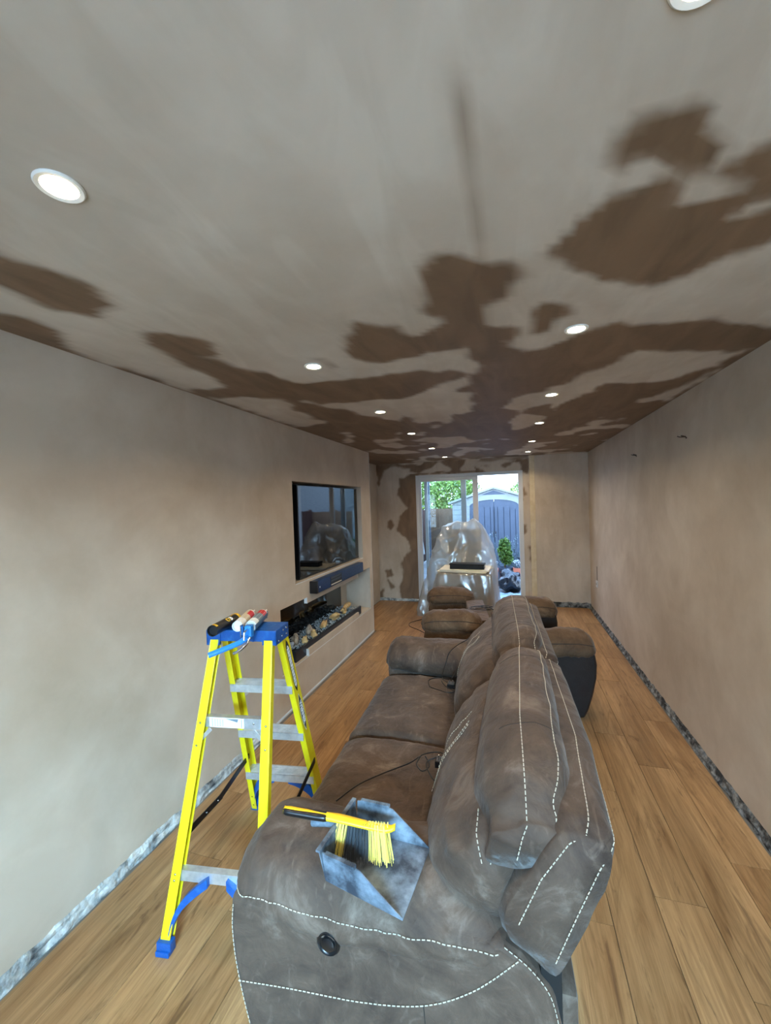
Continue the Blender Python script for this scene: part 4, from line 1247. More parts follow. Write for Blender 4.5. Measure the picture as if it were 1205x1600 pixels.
for ch, zc, mtl in (('O', 0.105, YELPRINT), ('B', 0.128, YELPRINT), ('1', 0.147, YELPRINT)):
    me_t = text_obj(ch, 0.030, mtl if ch != 'B' else LABELW, c1, Matrix.Identity(4), bold=0.0006)
    # lay each letter on the tube facing up and towards the room
    for v in me_t.data.vertices:
        u, w, h = v.co.x, v.co.y, v.co.z
        ang = PI * 0.70 - w / 0.0245
        v.co = Vector((math.cos(ang) * (0.0249 + h), math.sin(ang) * (0.0249 + h), zc + u))
cartridge('sealant_cartridge', 'white sealant cartridge with beige and red print, in the middle of the cap', (-1.168, 1.530, tz + 0.001), (-1.236, 1.722, tz + 0.001), 0.0235, TUBE_W,
          [(0.30, 0.62, TUBE_G, *FULL), (0.62, 0.93, TUBE_R, PI * 0.58, PI * 1.1), (0.62, 0.93, TUBE_G, PI * 1.1, PI * 2.58)])
cartridge('sealant_cartridge', 'white sealant cartridge with red and dark print, held in the sealant gun', (-1.100, 1.532, tz + 0.006), (-1.166, 1.722, tz + 0.006), 0.0235, TUBE_W,
          [(0.25, 0.66, LABELG, *FULL), (0.66, 0.94, TUBE_R, *FULL)])
g = thing('sealant_gun', 'blue skeleton sealant gun lying across the ladder cap with its handle hanging over the front', 'tool', (-1.095, 1.516, tz + 0.006))
dv = Vector((-1.166 + 1.100, 1.722 - 1.532, 0)).normalized()
sv = Vector((dv.y, -dv.x, 0))
def G(a, b, c): return dv * a + sv * b + Vector((0, 0, c))
rows = []
for a in np.linspace(-0.004, 0.215, 6):
    ring = []
    for ang in np.linspace(-PI * 0.52, PI * 0.10, 9): ring.append(G(a, 0.0255 * math.cos(ang), 0.0255 * math.sin(ang)))
    for ang in np.linspace(PI * 0.10, -PI * 0.52, 9): ring.append(G(a, 0.0275 * math.cos(ang), 0.0275 * math.sin(ang)))
    rows.append(ring)
obj('cradle', MB().loft(rows), GUNGREY, g, smooth=True)
obj('front_plate', MB().bar(G(0.214, -0.02, 0.0), G(0.218, 0.024, -0.006), 0.034, 0.003, (0, 0, 1)), GUNGREY, g)
obj('plunger_rod', MB().tube([G(-0.075, 0, 0), G(0.02, 0, 0)], 0.0042, 8).tube([G(-0.075, 0, 0), G(-0.082, 0.0, -0.03)], 0.004, 8), STEEL, g, smooth=True)
obj('housing', MB().bar(G(-0.030, 0.0, -0.012), G(0.0, 0.004, -0.012), 0.030, 0.05, tuple(sv), ch=0.006), GUNBLUE, g)
obj('handle', MB().tube(catmull([G(-0.012, 0.004, -0.03), G(-0.050, -0.02, -0.045), G(-0.085, -0.075, -0.060), G(-0.115, -0.135, -0.075)], 14), [0.013, 0.0125, 0.012, 0.012, 0.012, 0.0115, 0.0115, 0.0115, 0.0115, 0.0115, 0.0115, 0.0115, 0.0115, 0.0115], 8), GUNBLUE, g, smooth=True)
obj('trigger', MB().tube(catmull([G(-0.02, 0.008, -0.03), G(-0.062, 0.004, -0.052), G(-0.082, -0.02, -0.072), G(-0.088, -0.045, -0.082)], 14), 0.006, 8), STEEL, g, smooth=True)
obj('catch_plate', MB().box((-0.012, -0.05, -0.03), (-0.008, -0.03, 0.022), ch=0.001), STEEL, g)

# ------------------------------------------------------------------ dustpan and hand brush on the near arm
pan = thing('dustpan', 'dusty dark plastic dustpan lying on the sofa arm', 'dustpan', (-0.388, 1.080, 0.674), math.radians(-6.5))
# local x: from the closed back (-) to the lip (+); local y: near to far
bx, lx_ = -0.112, 0.122
bk, lp = 0.094, 0.114                            # half widths at back and lip
th = 0.003
mb = MB()
n = 12
def wall_h(t):                                    # height of the side walls along the pan, 0 at the lip
    return 0.092 if t < 0.46 else 0.092 * (1 - (t - 0.46) / 0.54) + 0.002
rows = []
for i in range(n + 1):
    t_ = i / n
    xx = bx + (lx_ - bx) * t_
    hw = bk + (lp - bk) * t_
    h = wall_h(t_)
    fl_ = 0.012 * (h / 0.092)
    zf = 0.004 * (1 - t_)
    ring = [(xx, -hw - fl_, h), (xx, -hw, zf), (xx, hw, zf), (xx, hw + fl_, h), (xx, hw + fl_ - th, h), (xx, hw - th, zf + th), (xx, -hw + th, zf + th), (xx, -hw - fl_ + th, h)]
    rows.append([Vector(p) for p in ring])
mb.loft(rows)
# back wall
mb.add([(bx - 0.012, -bk - 0.012, 0.092), (bx, -bk, 0.004), (bx, bk, 0.004), (bx - 0.012, bk + 0.012, 0.092), (bx + th - 0.012, -bk - 0.012, 0.092), (bx + th, -bk, 0.004), (bx + th, bk, 0.004), (bx + th - 0.012, bk + 0.012, 0.092)],
       [(0, 1, 2, 3), (7, 6, 5, 4), (0, 4, 5, 1), (1, 5, 6, 2), (2, 6, 7, 3), (3, 7, 4, 0)])
obj('pan', mb, PANMAT, pan)
mb = MB()
for sg in (-1, 1):                                # comb teeth along the rims
    for i in range(17):
        t_ = 0.06 + 0.38 * i / 16
        xx = bx + (lx_ - bx) * t_
        hw = bk + (lp - bk) * t_ + 0.012
        mb.box((xx - 0.0025, sg * hw - 0.006, 0.088), (xx + 0.0025, sg * hw + 0.006, 0.097))
mb.box((bx - 0.02, -bk - 0.014, 0.089), (bx - 0.006, bk + 0.014, 0.095), ch=0.002)
obj('comb_rim', mb, PANMAT, pan)
obj('pan_handle', MB().tube(catmull([(bx - 0.01, 0, 0.085), (bx - 0.045, 0, 0.085), (bx - 0.10, 0, 0.07)], 10), 0.012, 10), PANMAT, pan, smooth=True)

br = thing('hand_brush', 'yellow and black hand brush resting in the dustpan', 'brush', (-0.525, 1.090, 0.782), math.radians(8))
def B(x, y, z): return Vector((x, y, z))
pts = catmull([(-0.150, 0.0, 0.012), (-0.06, 0.0, 0.004), (0.02, 0.0, 0.0), (0.10, 0.0, -0.012), (0.165, 0.0, -0.018), (0.186, 0.0, -0.010)], 26)
rows = []
for i, p in enumerate(pts):
    t_ = i / 25
    w_ = 0.0135 if t_ < 0.48 else 0.0155 - 0.004 * (t_ - 0.48)
    if t_ > 0.95: w_ *= 0.75
    hz = 0.0105 if t_ < 0.48 else 0.0085
    rows.append([Vector((p[0], p[1] + w_ * math.cos(a), p[2] + hz * math.sin(a))) for a in np.linspace(0, 2 * PI, 12, endpoint=False)])
obj('brush_stock', MB().loft(rows), YELPL, br, smooth='all')
rows = []
for i, x_ in enumerate(np.linspace(-0.152, -0.015, 14)):
    zc = np.interp(x_, [-0.15, -0.06, 0.02], [0.012, 0.004, 0.0])
    k = 1.10 if 0 < i < 13 else 0.9
    top = 0.3 + 0.25 * math.sin(i * 0.5)
    rows.append([Vector((x_, 0.0142 * k * math.cos(a), zc + 0.0112 * k * math.sin(a))) for a in np.linspace(PI * (0.62 + 0.1 * top), PI * 1.95, 12)] + [Vector((x_, 0.010 * math.cos(a), zc + 0.008 * math.sin(a))) for a in np.linspace(PI * 1.95, PI * (0.62 + 0.1 * top), 12)])
obj('rubber_grip', MB().loft(rows), BLACKPL, br, smooth='all')
rows = []
for i, x_ in enumerate(np.linspace(-0.149, -0.02, 14)):
    zc = np.interp(x_, [-0.15, -0.06, 0.02], [0.012, 0.004, 0.0])
    a0, a1 = PI * 0.02, PI * (0.40 - 0.12 * math.sin(i * 0.35))
    rows.append([Vector((x_, 0.0150 * math.cos(a), zc + 0.0120 * math.sin(a))) for a in np.linspace(a0, a1, 6)] + [Vector((x_, 0.010 * math.cos(a), zc + 0.008 * math.sin(a))) for a in np.linspace(a1, a0, 6)])
obj('rubber_grip', MB().loft(rows), BLACKPL, br, smooth='all')
random.seed(11)
for mtl, x0, x1 in ((BRISTLEY, 0.012, 0.045), (BRISTLEK, 0.045, 0.108), (BRISTLEY, 0.108, 0.158)):
    mb = MB()
    for k in range(int((x1 - x0) * 2600)):
        x_ = random.uniform(x0, x1); y_ = random.choice((-0.008, -0.003, 0.002, 0.007)) + random.uniform(-0.0012, 0.0012)
        x_ = round(x_ / 0.0085) * 0.0085 + random.uniform(-0.0024, 0.0024)
        u = (x_ - 0.085) / 0.07
        L_ = random.uniform(0.066, 0.080)
        tip = Vector((x_ + u * 0.016 + random.uniform(-0.004, 0.004), y_ - 0.034 + random.uniform(-0.006, 0.006), -0.012 - L_))
        zc = -0.004
        mb.tube([(x_, y_, zc), tip], 0.0009, 3, cap=False, r_end=0.0007)
    tag(obj('bristles', mb, mtl, br, fix=False), 'dark middle bristles' if mtl is BRISTLEK else None, kind='stuff')

# ------------------------------------------------------------------ cables
def cable(name, label, paths, r=0.0032, loc=(0, 0, 0), plug=None):
    t = thing(name, label, 'cable', loc)
    mb = MB()
    for p in paths: mb.tube(catmull(p, max(12, len(p) * 9)), r, 6)
    obj('cord', mb, CABLE, t, smooth='all')
    if plug:
        for c, s in plug:
            obj('plug', MB().box((c[0] - 0.026 * s, c[1] - 0.022 * s, c[2]), (c[0] + 0.026 * s, c[1] + 0.022 * s, c[2] + 0.032 * s), ch=0.006), BLACKPL, t)
            pn = MB()
            for dx in (-0.010, 0.010): pn.box((c[0] + dx - 0.003, c[1] - 0.006, c[2] + 0.032 * s), (c[0] + dx + 0.003, c[1] + 0.002, c[2] + 0.05 * s))
            obj('plug_pin', pn, STEEL, t)
    return t
zs_ = 0.489
cable('power_lead', 'black power lead with plug trailing across the near sofa seat',
      [[(-0.72, 1.53, zs_ - 0.006), (-0.66, 1.64, zs_), (-0.576, 1.736, zs_ + 0.002), (-0.48, 1.829, zs_ + 0.004), (-0.43, 1.91, zs_ + 0.004), (-0.36, 1.945, zs_ + 0.004), (-0.315, 1.90, zs_ + 0.01), (-0.305, 1.80, zs_ + 0.004), (-0.29, 1.66, zs_), (-0.285, 1.56, zs_)],
       [(-0.44, 1.89, zs_ + 0.006), (-0.445, 1.83, zs_ + 0.004), (-0.41, 1.79, zs_ + 0.003), (-0.385, 1.83, zs_ + 0.006), (-0.415, 1.89, zs_ + 0.01)],
       [(-0.36, 1.86, zs_ + 0.03), (-0.40, 1.84, zs_ + 0.012), (-0.375, 1.78, zs_ + 0.004), (-0.335, 1.735, zs_ + 0.004), (-0.315, 1.80, zs_ + 0.006), (-0.32, 1.90, zs_ + 0.01)]],
      plug=[((-0.335, 1.855, zs_ - 0.004), 1.0)])
zs_ = 0.500
cable('power_lead', 'tangled black power lead with plug on the farther sofa seat, running over the far arm',
      [[(-0.53, 2.615, zs_), (-0.555, 2.705, zs_ + 0.004), (-0.50, 2.755, zs_ + 0.006), (-0.42, 2.735, zs_ + 0.006), (-0.36, 2.705, zs_ + 0.01), (-0.33, 2.655, zs_ + 0.01)],
       [(-0.53, 2.615, zs_), (-0.46, 2.575, zs_ + 0.004), (-0.40, 2.555, zs_ + 0.004), (-0.35, 2.595, zs_ + 0.01), (-0.44, 2.695, zs_ + 0.012), (-0.47, 2.745, zs_ + 0.02), (-0.46, 2.825, 0.56), (-0.435, 2.845, 0.645), (-0.39, 2.90, 0.682), (-0.33, 3.00, 0.694), (-0.29, 3.10, 0.690), (-0.20, 3.20, 0.62)],
       [(-0.47, 2.715, zs_ + 0.004), (-0.43, 2.635, zs_ + 0.006), (-0.36, 2.585, zs_ + 0.006), (-0.33, 2.635, zs_ + 0.02)],
       [(-0.40, 2.695, zs_ + 0.03), (-0.38, 2.80, 0.55), (-0.36, 2.79, 0.56), (-0.37, 2.655, zs_ + 0.02)]],
      plug=[((-0.395, 2.650, zs_ - 0.006), 1.0)])
cable('power_lead', 'loose coil of black cable draped on the low back of the left-facing recliner seat',
      [[(-0.43, 4.46, 0.565), (-0.36, 4.52, 0.562), (-0.26, 4.50, 0.562), (-0.20, 4.42, 0.562), (-0.30, 4.38, 0.562), (-0.42, 4.40, 0.562), (-0.44, 4.48, 0.565)],
       [(-0.38, 4.42, 0.566), (-0.28, 4.44, 0.57), (-0.20, 4.52, 0.566), (-0.30, 4.56, 0.562), (-0.40, 4.50, 0.562)],
       [(-0.34, 4.5, 0.57), (-0.26, 4.40, 0.57), (-0.18, 4.40, 0.566), (-0.12, 4.50, 0.566)]], r=0.004)
cable('power_lead', 'black cable coiled loosely on the floor left of the backless recliner seat',
      [[(-1.05, 5.15, 0.006), (-1.20, 5.32, 0.006), (-1.36, 5.46, 0.006), (-1.40, 5.60, 0.006), (-1.36, 5.70, 0.006), (-1.26, 5.82, 0.006), (-1.15, 5.86, 0.008), (-1.08, 5.80, 0.008)],
       [(-1.25, 5.68, 0.008), (-1.22, 5.58, 0.006), (-1.14, 5.56, 0.006), (-1.10, 5.64, 0.008), (-1.18, 5.74, 0.010), (-1.25, 5.68, 0.010)],
       [(-1.20, 5.80, 0.01), (-1.22, 5.95, 0.006), (-1.15, 6.02, 0.006), (-1.08, 5.95, 0.008), (-1.06, 5.70, 0.008), (-1.02, 5.60, 0.006)]], r=0.0045)
rock('plaster_chip', (1.085, 1.835, 0.012), (0.022, 0.03, 0.012), FOAM, 0.4, None, 3)
tag(bpy.data.objects['plaster_chip'], 'broken cream plaster chip by the right wall edge', 'rubble')

# ------------------------------------------------------------------ furniture stacked under the dust sheet by the patio door
t = thing('dining_table', 'low wooden table under the clear dust sheet', 'table', (-0.62, 5.93, 0))
obj('table_top', MB().box((-0.36, -0.28, 0.67), (0.36, 0.28, 0.70), ch=0.004), WOODBOX, t)
for sx in (-1, 1):
    for sy in (-1, 1): obj('leg', MB().box((sx * 0.33 - 0.025, sy * 0.25 - 0.025, 0), (sx * 0.33 + 0.025, sy * 0.25 + 0.025, 0.67), ch=0.004), WOODBOX, t)
obj('apron', MB().box((-0.31, -0.26, 0.58), (0.31, -0.24, 0.67)).box((-0.31, 0.24, 0.58), (0.31, 0.26, 0.67)), WOODBOX, t)
t = thing('armchair', 'tall grey upholstered chair under the peak of the clear dust sheet', 'armchair', (-0.70, 6.52, 0))
obj('seat', MB().box((-0.32, -0.26, 0.14), (0.32, 0.22, 0.52), ch=0.04), GREYCLOTH, t, smooth=True)
obj('backrest', MB().box((-0.26, -0.04, 0.50), (0.26, 0.14, 1.27), ch=0.05), GREYCLOTH, t, smooth=True)
for sx in (-1, 1):
    obj('arm', MB().box((sx * 0.38 - 0.06, -0.24, 0.14), (sx * 0.38 + 0.06, 0.22, 0.68), ch=0.04), GREYCLOTH, t, smooth=True)
    for sy in (-0.2, 0.16): obj('leg', MB().tube([(sx * 0.34, sy, 0.0), (sx * 0.34, sy, 0.15)], 0.02, 8), BARK, t)

def drape(points, sub, amp, seed, cut=0.004, folds=1.0):
    """film pulled tight over the given points: hull planes with creases"""
    bm = bmesh.new()
    for p in points: bm.verts.new(p)
    r = bmesh.ops.convex_hull(bm, input=bm.verts)
    bmesh.ops.delete(bm, geom=[g_ for g_ in r['geom_interior'] if isinstance(g_, bmesh.types.BMVert)], context='VERTS')
    bmesh.ops.delete(bm, geom=[f for f in bm.faces if f.calc_center_median().z < cut], context='FACES')
    bmesh.ops.triangulate(bm, faces=bm.faces)
    for _ in range(sub):
        bmesh.ops.subdivide_edges(bm, edges=[e for e in bm.edges if e.calc_length() > 0.035], cuts=1, use_grid_fill=True)
        bmesh.ops.triangulate(bm, faces=bm.faces)
    bm.normal_update()
    new = {}
    for v in bm.verts:
        p = v.co * 1.0
        q = Vector((p.x * 3.6 + p.z * 1.2, p.y * 3.6, p.z * 1.7 - p.x * 1.1)) + Vector((seed, 0, 0))
        d = (1 - abs(noise.noise(q)) * 3.2) * 1.1 + noise.noise(q * 2.2) * 0.4 + (1 - abs(noise.noise(q * 3.4 + Vector((3, 1, 7)))) * 2) * 0.22
        d += max(0, 0.22 - abs(noise.noise(q * 1.9 + Vector((5, 5, 1))))) * 2.6
        low = max(0, 1 - p.z / 0.9)
        fold = math.sin((p.x + p.y * 0.7) * 24 + noise.noise(p * 3) * 3) * low * folds
        new[v] = p + v.normal * (amp * d + 0.014 * fold)
    for v, p in new.items():
        if p.z < 0.006: p.z = 0.006
        v.co = p
    mb = MB()
    bm.verts.index_update()
    mb.v = [tuple(v.co) for v in bm.verts]; mb.f = [tuple(x.index for x in f.verts) for f in bm.faces]
    bm.free()
    return mb
t = thing('dust_sheet', 'crumpled clear plastic dust sheet over furniture in front of the patio door', 'dust sheet', (0, 0, 0))
up_ = drape([(-1.00, 6.30, 1.31), (-0.92, 6.40, 1.35), (-0.70, 6.28, 1.36), (-0.52, 6.28, 1.41), (-0.40, 6.32, 1.33), (-0.44, 6.62, 1.30), (-0.95, 6.66, 1.28),
             (-1.19, 6.15, 0.80), (-0.27, 6.12, 0.86), (-0.26, 6.66, 0.86), (-1.15, 6.70, 0.8),
             (-1.44, 6.30, 0), (-1.36, 6.02, 0), (-1.0, 5.95, 0), (-0.22, 5.95, 0), (-0.18, 6.75, 0), (-1.36, 6.78, 0)], 6, 0.024, 2.0)
obj('upper_film', up_, FILM, t, smooth='all')
lo_ = drape([(-0.98, 5.66, 0.715), (-0.27, 5.62, 0.715), (-0.25, 6.22, 0.725), (-0.98, 6.2, 0.725), (-1.02, 5.9, 0.72), (-1.22, 5.62, 0), (-0.95, 5.56, 0), (-0.5, 5.54, 0), (-0.19, 5.56, 0), (-0.17, 6.3, 0), (-1.25, 6.2, 0)], 6, 0.010, 7.0, folds=0.5)
obj('lower_film', lo_, FILM, t, smooth='all')
tag(obj('foam_board', MB().box((-0.34, -0.28, 0), (0.34, 0.28, 0.022), ch=0.003), FOAM, loc=(-0.62, 5.95, 0.742)), 'pale foam board lying on the sheeted table, upper of two', 'board')
o = tag(obj('foam_board', MB().box((-0.33, -0.28, 0), (0.35, 0.26, 0.014), ch=0.003), FOAM, loc=(-0.64, 5.94, 0.726)), 'pale thin board under the foam board on the sheeted table', 'board')
o.rotation_euler = (0, 0, math.radians(-9)); bpy.data.objects['foam_board'].rotation_euler = (0, 0, math.radians(-2))
t = thing('black_case', 'long flat black case lying on the pale foam board', 'case', (-0.59, 5.80, 0.765), math.radians(-2))
obj('case_body', MB().box((-0.235, -0.08, 0), (0.235, 0.08, 0.055), ch=0.004), BLACKPL, t)
obj('case_lid', MB().box((-0.24, -0.085, 0.055), (0.24, 0.085, 0.075), ch=0.004), BLACKMAT, t)

# ------------------------------------------------------------------ the garden beyond the door
GZ = -0.12
pav = struct('ground', MB().box((-9, YB + 0.22, GZ - 0.1), (9, 22, GZ - 0.02)), PAVING, 'paved garden patio')
pv = None
for i in range(-6, 6):
    for j in range(0, 6):
        if pv is None:
            pv = obj('paving_slab', MB().box((0, 0, -0.02), (0.445, 0.745, 0), ch=0.006), PAVING, pav)
            s_ = pv
        else:
            s_ = pv.copy(); COL.objects.link(s_); s_.parent = pav
        s_.location = (i * 0.45 + 0.1, YB + 0.3 + j * 0.75, GZ)
mb = MB()
nx, ny = 26, 40
for j in range(ny):
    for i in range(nx):
        x_ = -0.55 + 0.80 * i / (nx - 1); y_ = 7.22 + 0.98 * j / (ny - 1)
        mb.v.append((x_, y_, GZ + 0.012 + 0.06 * max(0, noise.noise(Vector((x_ * 5, y_ * 5, 1)))) + 0.04 * max(0, 1 - abs(noise.noise(Vector((x_ * 4, y_ * 4, 6)))) * 4)))
mb.f = [(j * nx + i, j * nx + i + 1, (j + 1) * nx + i + 1, (j + 1) * nx + i) for j in range(ny - 1) for i in range(nx - 1)]
tag(obj('tarpaulin', mb, WSHEET, smooth='all'), 'crumpled pale tarpaulin on the patio outside the open door', 'tarpaulin')
# bin bag
b_ = rock('bin_bag', (-0.03, 8.45, 0.08), (0.22, 0.20, 0.21), BAG, 0.2, None, 4.4, k=18, rough=0.42)
for v in b_.data.vertices:
    n_ = noise.noise(Vector(v.co) * 9); v.co += Vector((v.co.x + 0.03, v.co.y - 8.45, v.co.z - 0.08)).normalized() * (0.03 * (1 - abs(n_) * 3))
    v.co.z = max(v.co.z, GZ + 0.004)
tag(b_, 'full black bin bag on the patio', 'bag')

# shed
sh = thing('garden_shed', 'grey-blue plastic garden shed with pale gable and arched double doors', 'shed', (-0.40, 11.0, GZ + 0.02))
dz = -GZ - 0.02
W2, EV, PK, DEP = 1.07, 1.68 + dz, 2.00 + dz, 1.7
obj('side_wall', MB().box((-W2, 0.04, 0), (-W2 + 0.05, DEP, EV)), SHED_L, sh)
obj('side_wall', MB().box((W2 - 0.05, 0.04, 0), (W2, DEP, EV)), SHED_L, sh)
obj('rear_wall', MB().box((-W2, DEP - 0.05, 0), (W2, DEP, EV)), SHED_L, sh)
for sx in (-1, 1):
    mb = MB()
    z = 0.02
    xa, xb = sorted((sx * 0.62, sx * W2))
    while z < EV - 0.05:
        mb.box((xa, -0.005, z), (xb, 0.04, min(z + 0.125, EV - 0.02)), ch=0.004)
        z += 0.13
    obj('front_panel', mb, SHED_L, sh)
# gable with an arched underside over the doors
arch = [(0.62 * math.cos(a), EV - 0.12 + 0.17 * math.sin(a)) for a in np.linspace(0, PI, 17)]
poly = [(-W2, EV - 0.02), (0, PK), (W2, EV - 0.02), (0.62, EV - 0.12)] + arch[1:-1] + [(-0.62, EV - 0.12)]
mb = MB().prism(poly, -0.015, 0.05, 'y')
obj('gable', mb, SHED_L, sh)
obj('gable_vent', MB().prism([(-0.30, PK - 0.14), (0, PK - 0.035), (0.30, PK - 0.14)], -0.024, -0.014, 'y'), SHED_D, sh)
for sx in (-1, 1):
    p = [(0, PK + 0.015), (sx * (W2 + 0.10), EV - 0.045), (sx * (W2 + 0.10), EV + 0.01), (0, PK + 0.07)]
    obj('roof_slope', MB().prism(p, -0.08, DEP + 0.05, 'y'), SHED_L, sh)
for sx in (-1, 1):
    top = [(sx * 0.62 * k, EV - 0.12 + 0.17 * math.sqrt(max(0, 1 - k * k))) for k in np.linspace(0.006, 1, 12)]
    poly = [(sx * 0.005, 0.04)] + top + [(sx * 0.62, 0.04)]
    d_ = obj('shed_door', MB().prism(poly, 0.0, 0.04, 'y'), SHED_D, sh)
    mb = MB()
    for xa, xb in ((0.02, 0.085), (0.10, 0.235), (0.25, 0.385), (0.40, 0.52), (0.535, 0.60)):
        x0_, x1_ = sorted((sx * xa, sx * xb))
        mb.box((x0_, -0.022, 0.10), (x1_, 0.0, EV - (0.14 if xa < 0.3 else 0.22)), ch=0.004)
    obj('door_panel', mb, SHED_D, d_)
    obj('shed_handle', MB().box((sx * 0.035 - 0.012, -0.03, 0.85), (sx * 0.035 + 0.012, 0, 1.0), ch=0.004), BLACKMAT, d_)

# fences, each board on its own
def fence(label, p, q, h, material, n, post_every=8):
    p, q = Vector((*p, GZ)), Vector((*q, GZ))
    ang = math.atan2(q.y - p.y, q.x - p.x)
    t = thing('garden_fence', label, 'fence', p, ang)
    L = (q - p).length
    w = L / n
    me = None
    for i in range(n):
        if me is None:
            o = obj('fence_board', MB().box((0, 0, 0.03), (w * 1.04, 0.02, h), ch=0.003), material, t); me = o
        else:
            o = me.copy(); COL.objects.link(o); o.parent = t
        o.location = (i * w, 0.008 * (i % 2), random.uniform(-0.012, 0.012))
    obj('rail', MB().box((0, 0.03, 0.3), (L, 0.07, 0.38)).box((0, 0.03, h - 0.35), (L, 0.07, h - 0.27)), material, t)
    for k in range(int(n / post_every) + 1):
        xx = min(L - 0.08, k * post_every * w)
        obj('post', MB().box((xx, 0.03, 0), (xx + 0.08, 0.11, h + 0.05)), material, t)
fence('weathered brown garden fence behind the shed', (-2.55, 13.0), (3.2, 13.0), 1.62, FENCE, 40)
fence('red-brown fence along the left side of the garden', (-2.45, 7.3), (-2.55, 12.95), 1.60, FENCE_R, 38)
fence('red-brown fence along the right side of the garden', (2.9, 12.9), (2.6, 7.3), 1.66, FENCE_R, 38)

def leaves(mb, n, fn, size, seed, shape=(1, 0.5)):
    rnd = random.Random(seed)
    for _ in range(n):
        c = Vector(fn(rnd))
        a = Vector((rnd.uniform(-1, 1), rnd.uniform(-1, 1), rnd.uniform(-0.7, 1))).normalized()
        b = a.orthogonal().normalized()
        b.rotate(Matrix.Rotation(rnd.uniform(0, 6.28), 3, a))
        s_ = size * rnd.uniform(0.6, 1.2)
        mb.add([c - a * s_ * shape[0] * 0.5, c + b * s_ * shape[1] * 0.5, c + a * s_ * shape[0] * 0.5, c - b * s_ * shape[1] * 0.5], [(0, 1, 2, 3)])
    return mb
def blob(cx, cy, cz, rx, ry, rz):
    def f(r):
        while True:
            v = Vector((r.uniform(-1, 1), r.uniform(-1, 1), r.uniform(-1, 1)))
            L = v.length
            if 0.55 < L < 1.0:
                k = 1 + 0.25 * noise.noise(v * 2.4 + Vector((cx, cy, cz)))
                return (cx + v.x * rx * k, cy + v.y * ry * k, cz + v.z * rz * k)
    return f
for i, (x_, y_, z_, rx, ry, rz_, n, lab) in enumerate((
        (-3.75, 14.9, 1.95, 1.15, 0.8, 1.15, 7500, 'leafy green tree over the fence, at the left edge of the patio door'),
        (-1.9, 14.6, 1.85, 0.9, 0.7, 1.0, 6500, 'leafy green tree behind the fence beside the shed roof'),
        (0.72, 14.4, 1.80, 0.75, 0.5, 0.75, 2200, 'green tree showing above the right slope of the shed roof'))):
    t = thing('garden_tree', lab, 'tree', (x_, y_, GZ))
    mb = leaves(MB(), n, blob(0, 0, z_ - GZ, rx, ry, rz_), 0.13, i + 20)
    tag(obj('foliage', mb, LEAF, t, fix=False), kind='stuff')
    mb = MB().tube([(0, 0, 0), (0.03, 0, 0.6), (0, 0, z_)], 0.07, 8, r_end=0.03)
    for k in range(5): mb.tube([(0, 0, 0.7 + 0.15 * k), (0.5 * math.cos(k * 2.1), 0.4 * math.sin(k * 2.1), 1.3 + 0.15 * k)], 0.025, 6, r_end=0.008)
    obj('trunk', mb, BARK, t)
t = thing('neighbouring_house', 'pale brick house beyond the right corner of the garden, mirrored in the television', 'house', (1.75, 13.7, GZ))
obj('house_wall', MB().box((0, 0, 0), (7.0, 5.0, 4.6)), PALEBRICK, t)
obj('roof', MB().prism([(-0.3, 4.55), (7.3, 4.55), (3.5, 6.6)], -0.3, 5.3, 'y'), ROOFTILE, t)
for x_ in (0.9, 3.2, 5.4):
    w_ = obj('house_window', MB().box((x_, -0.03, 2.6), (x_ + 1.1, 0.02, 3.8), ch=0.01), UPVC, t)
    obj('window_pane', MB().box((x_ + 0.07, -0.036, 2.67), (x_ + 1.03, -0.03, 3.73)), TVSCREEN, w_)
# conifer in a pot, two terracotta troughs, lavender
t = thing('potted_conifer', 'bright green clipped conifer in a pot outside the open door', 'plant', (-0.13, 9.0, GZ))
mb = leaves(MB(), 1500, blob(0, 0, 0.76, 0.135, 0.135, 0.27), 0.05, 5, (1, 0.6))
leaves(mb, 700, blob(0, 0, 0.76, 0.11, 0.11, 0.24), 0.05, 6, (1, 0.7))
leaves(mb, 500, blob(0.07, -0.02, 0.62, 0.10, 0.10, 0.16), 0.05, 8, (1, 0.6))
tag(obj('foliage', mb, CONIFER, t, fix=False), kind='stuff')
obj('stem', MB().tube([(0, 0, 0.3), (0, 0, 0.9)], 0.02, 6), BARK, t)
obj('plant_pot', MB().lathe([(0.11, 0.0), (0.15, 0.36), (0.165, 0.36), (0.165, 0.41), (0.14, 0.41), (0.13, 0.36), (0.001, 0.35)], 20), SHED_D, t, smooth=True)
for i, (x_, lab) in enumerate(((-0.12, 'left terracotta trough of small pale flowers behind the bin bag'), (0.13, 'right terracotta trough of small pale flowers behind the bin bag'))):
    t = thing('flower_trough', lab, 'planter', (x_, 8.92 - 0.04 * i - (0.2 if i == 0 else 0.0) * 0, GZ))
    if i == 0: t.location.y = 8.66 + 0.42 - 0.14; t.location.x = -0.17; t.location.y = 8.78; t.location.x = -0.36
    obj('trough', MB().prism([(-0.07, 0.0), (0.07, 0.0), (0.09, 0.36), (0.10, 0.36), (0.10, 0.41), (-0.10, 0.41), (-0.10, 0.36), (-0.09, 0.36)], -0.08, 0.08, 'y'), TERRA, t)
    tag(obj('foliage', leaves(MB(), 260, blob(0, 0, 0.47, 0.11, 0.08, 0.09), 0.035, 60 + i), GREYLEAF, t, fix=False), kind='stuff')
    tag(obj('flowers', leaves(MB(), 60, blob(0, 0, 0.53, 0.10, 0.08, 0.06), 0.03, 70 + i, (1, 1)), TERRY, t, fix=False), kind='stuff')
t = thing('lavender_bush', 'tall pale wispy plant in front of the shed doors', 'plant', (-0.10, 9.75, GZ))
mb = MB(); rnd = random.Random(9); fl2 = MB()
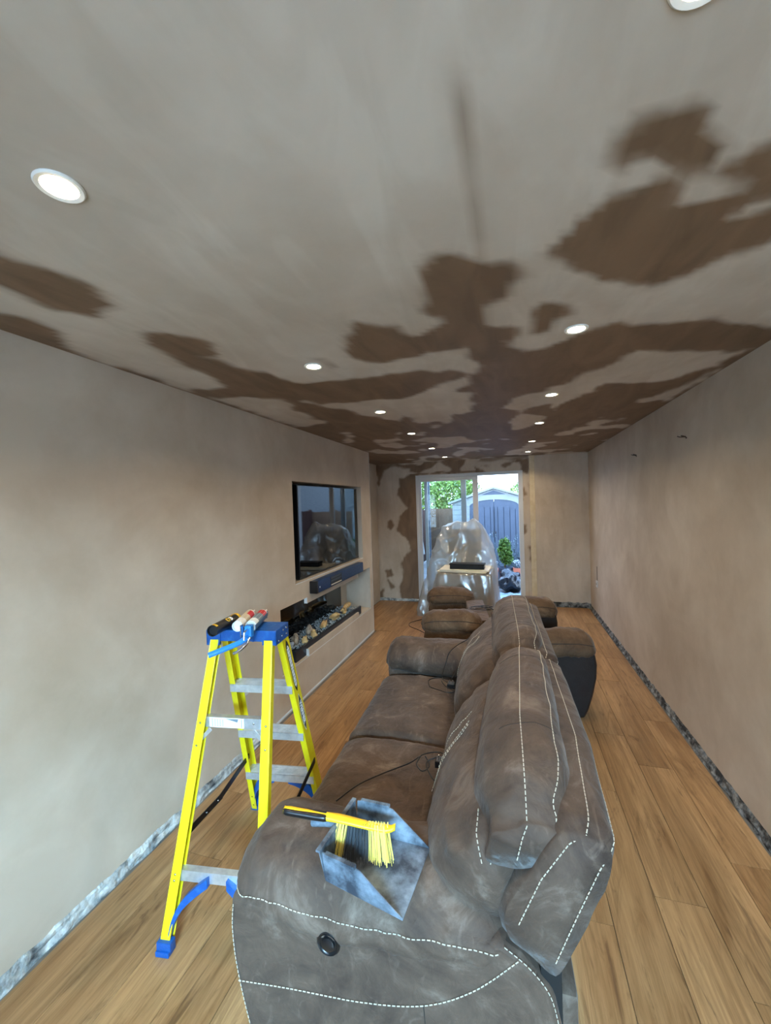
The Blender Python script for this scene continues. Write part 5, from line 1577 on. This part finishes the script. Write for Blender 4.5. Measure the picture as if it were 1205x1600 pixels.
for k in range(90):
    x_, y_ = rnd.uniform(-0.32, 0.36), rnd.uniform(-0.12, 0.12)
    tip = Vector((x_ * 1.5, y_ * 1.5, rnd.uniform(0.6, 1.08)))
    mb.tube([(x_ * 0.6, y_ * 0.5, 0.0), ((x_ + tip.x) / 2, (y_ + tip.y) / 2, tip.z * 0.6), tip], 0.0035, 4)
    leaves(fl2, 7, lambda r, q=tip: (q.x + r.uniform(-0.02, 0.02), q.y + r.uniform(-0.02, 0.02), q.z + r.uniform(-0.10, 0.03)), 0.03, 100 + k, (1, 0.8))
tag(obj('stems', mb, GREYLEAF, t, fix=False), kind='stuff'); tag(obj('flower_heads', fl2, GREYLEAF, t, fix=False), kind='stuff')
tag(obj('foliage', leaves(MB(), 900, blob(0, 0, 0.38, 0.42, 0.16, 0.36), 0.05, 33, (1, 0.35)), GREYLEAF, t, fix=False), kind='stuff')
t = thing('storage_box', 'pale blue storage box with a dark tub on it, right of the potted conifer', 'box', (0.20, 9.1, GZ))
obj('box_body', MB().box((-0.13, -0.12, 0), (0.16, 0.12, 0.50), ch=0.01), STOREBOX, t)
obj('box_lid', MB().box((-0.14, -0.13, 0.50), (0.17, 0.13, 0.53), ch=0.01), STOREBOX, t)
obj('tub', MB().lathe([(0.06, 0.53), (0.075, 0.60), (0.08, 0.61), (0.001, 0.60)], 18), BLACKPL, t, smooth=True)
# towel on a line outside, left
t = thing('hanging_towel', 'white cloth hanging outside behind the left door pane', 'cloth', (-1.80, 8.3, 0.62))
rows = []
for i in range(14):
    z = 0.62 * (1 - i / 13)
    w = 0.015 + 0.085 * (i / 13) ** 1.1
    rows.append([Vector((x_ * w, 0.018 * math.sin(x_ * 7 + i * 0.2), z + 0.02 * abs(x_))) for x_ in np.linspace(-1, 1, 13)] + [Vector((x_ * w, 0.018 * math.sin(x_ * 7 + i * 0.2) + 0.012, z + 0.02 * abs(x_))) for x_ in np.linspace(1, -1, 13)])
obj('cloth', MB().loft(rows), TERRY, t, smooth='all')
obj('hanging_line', MB().tube([(0, 0.005, 0.6), (0, 0.005, 1.0), (0.16, 0.003, 1.02)], 0.006, 6), STEEL, t)
t = thing('garden_post', 'slim blue-grey post standing outside the left door pane', 'post', (-1.61, 8.3, GZ))
obj('post', MB().box((-0.04, -0.04, 0), (0.04, 0.04, 2.6), ch=0.006), SHED_D, t)
obj('post_base', MB().box((-0.09, -0.09, 0), (0.09, 0.09, 0.02), ch=0.004), SHED_D, t)

bpy.context.view_layer.update()
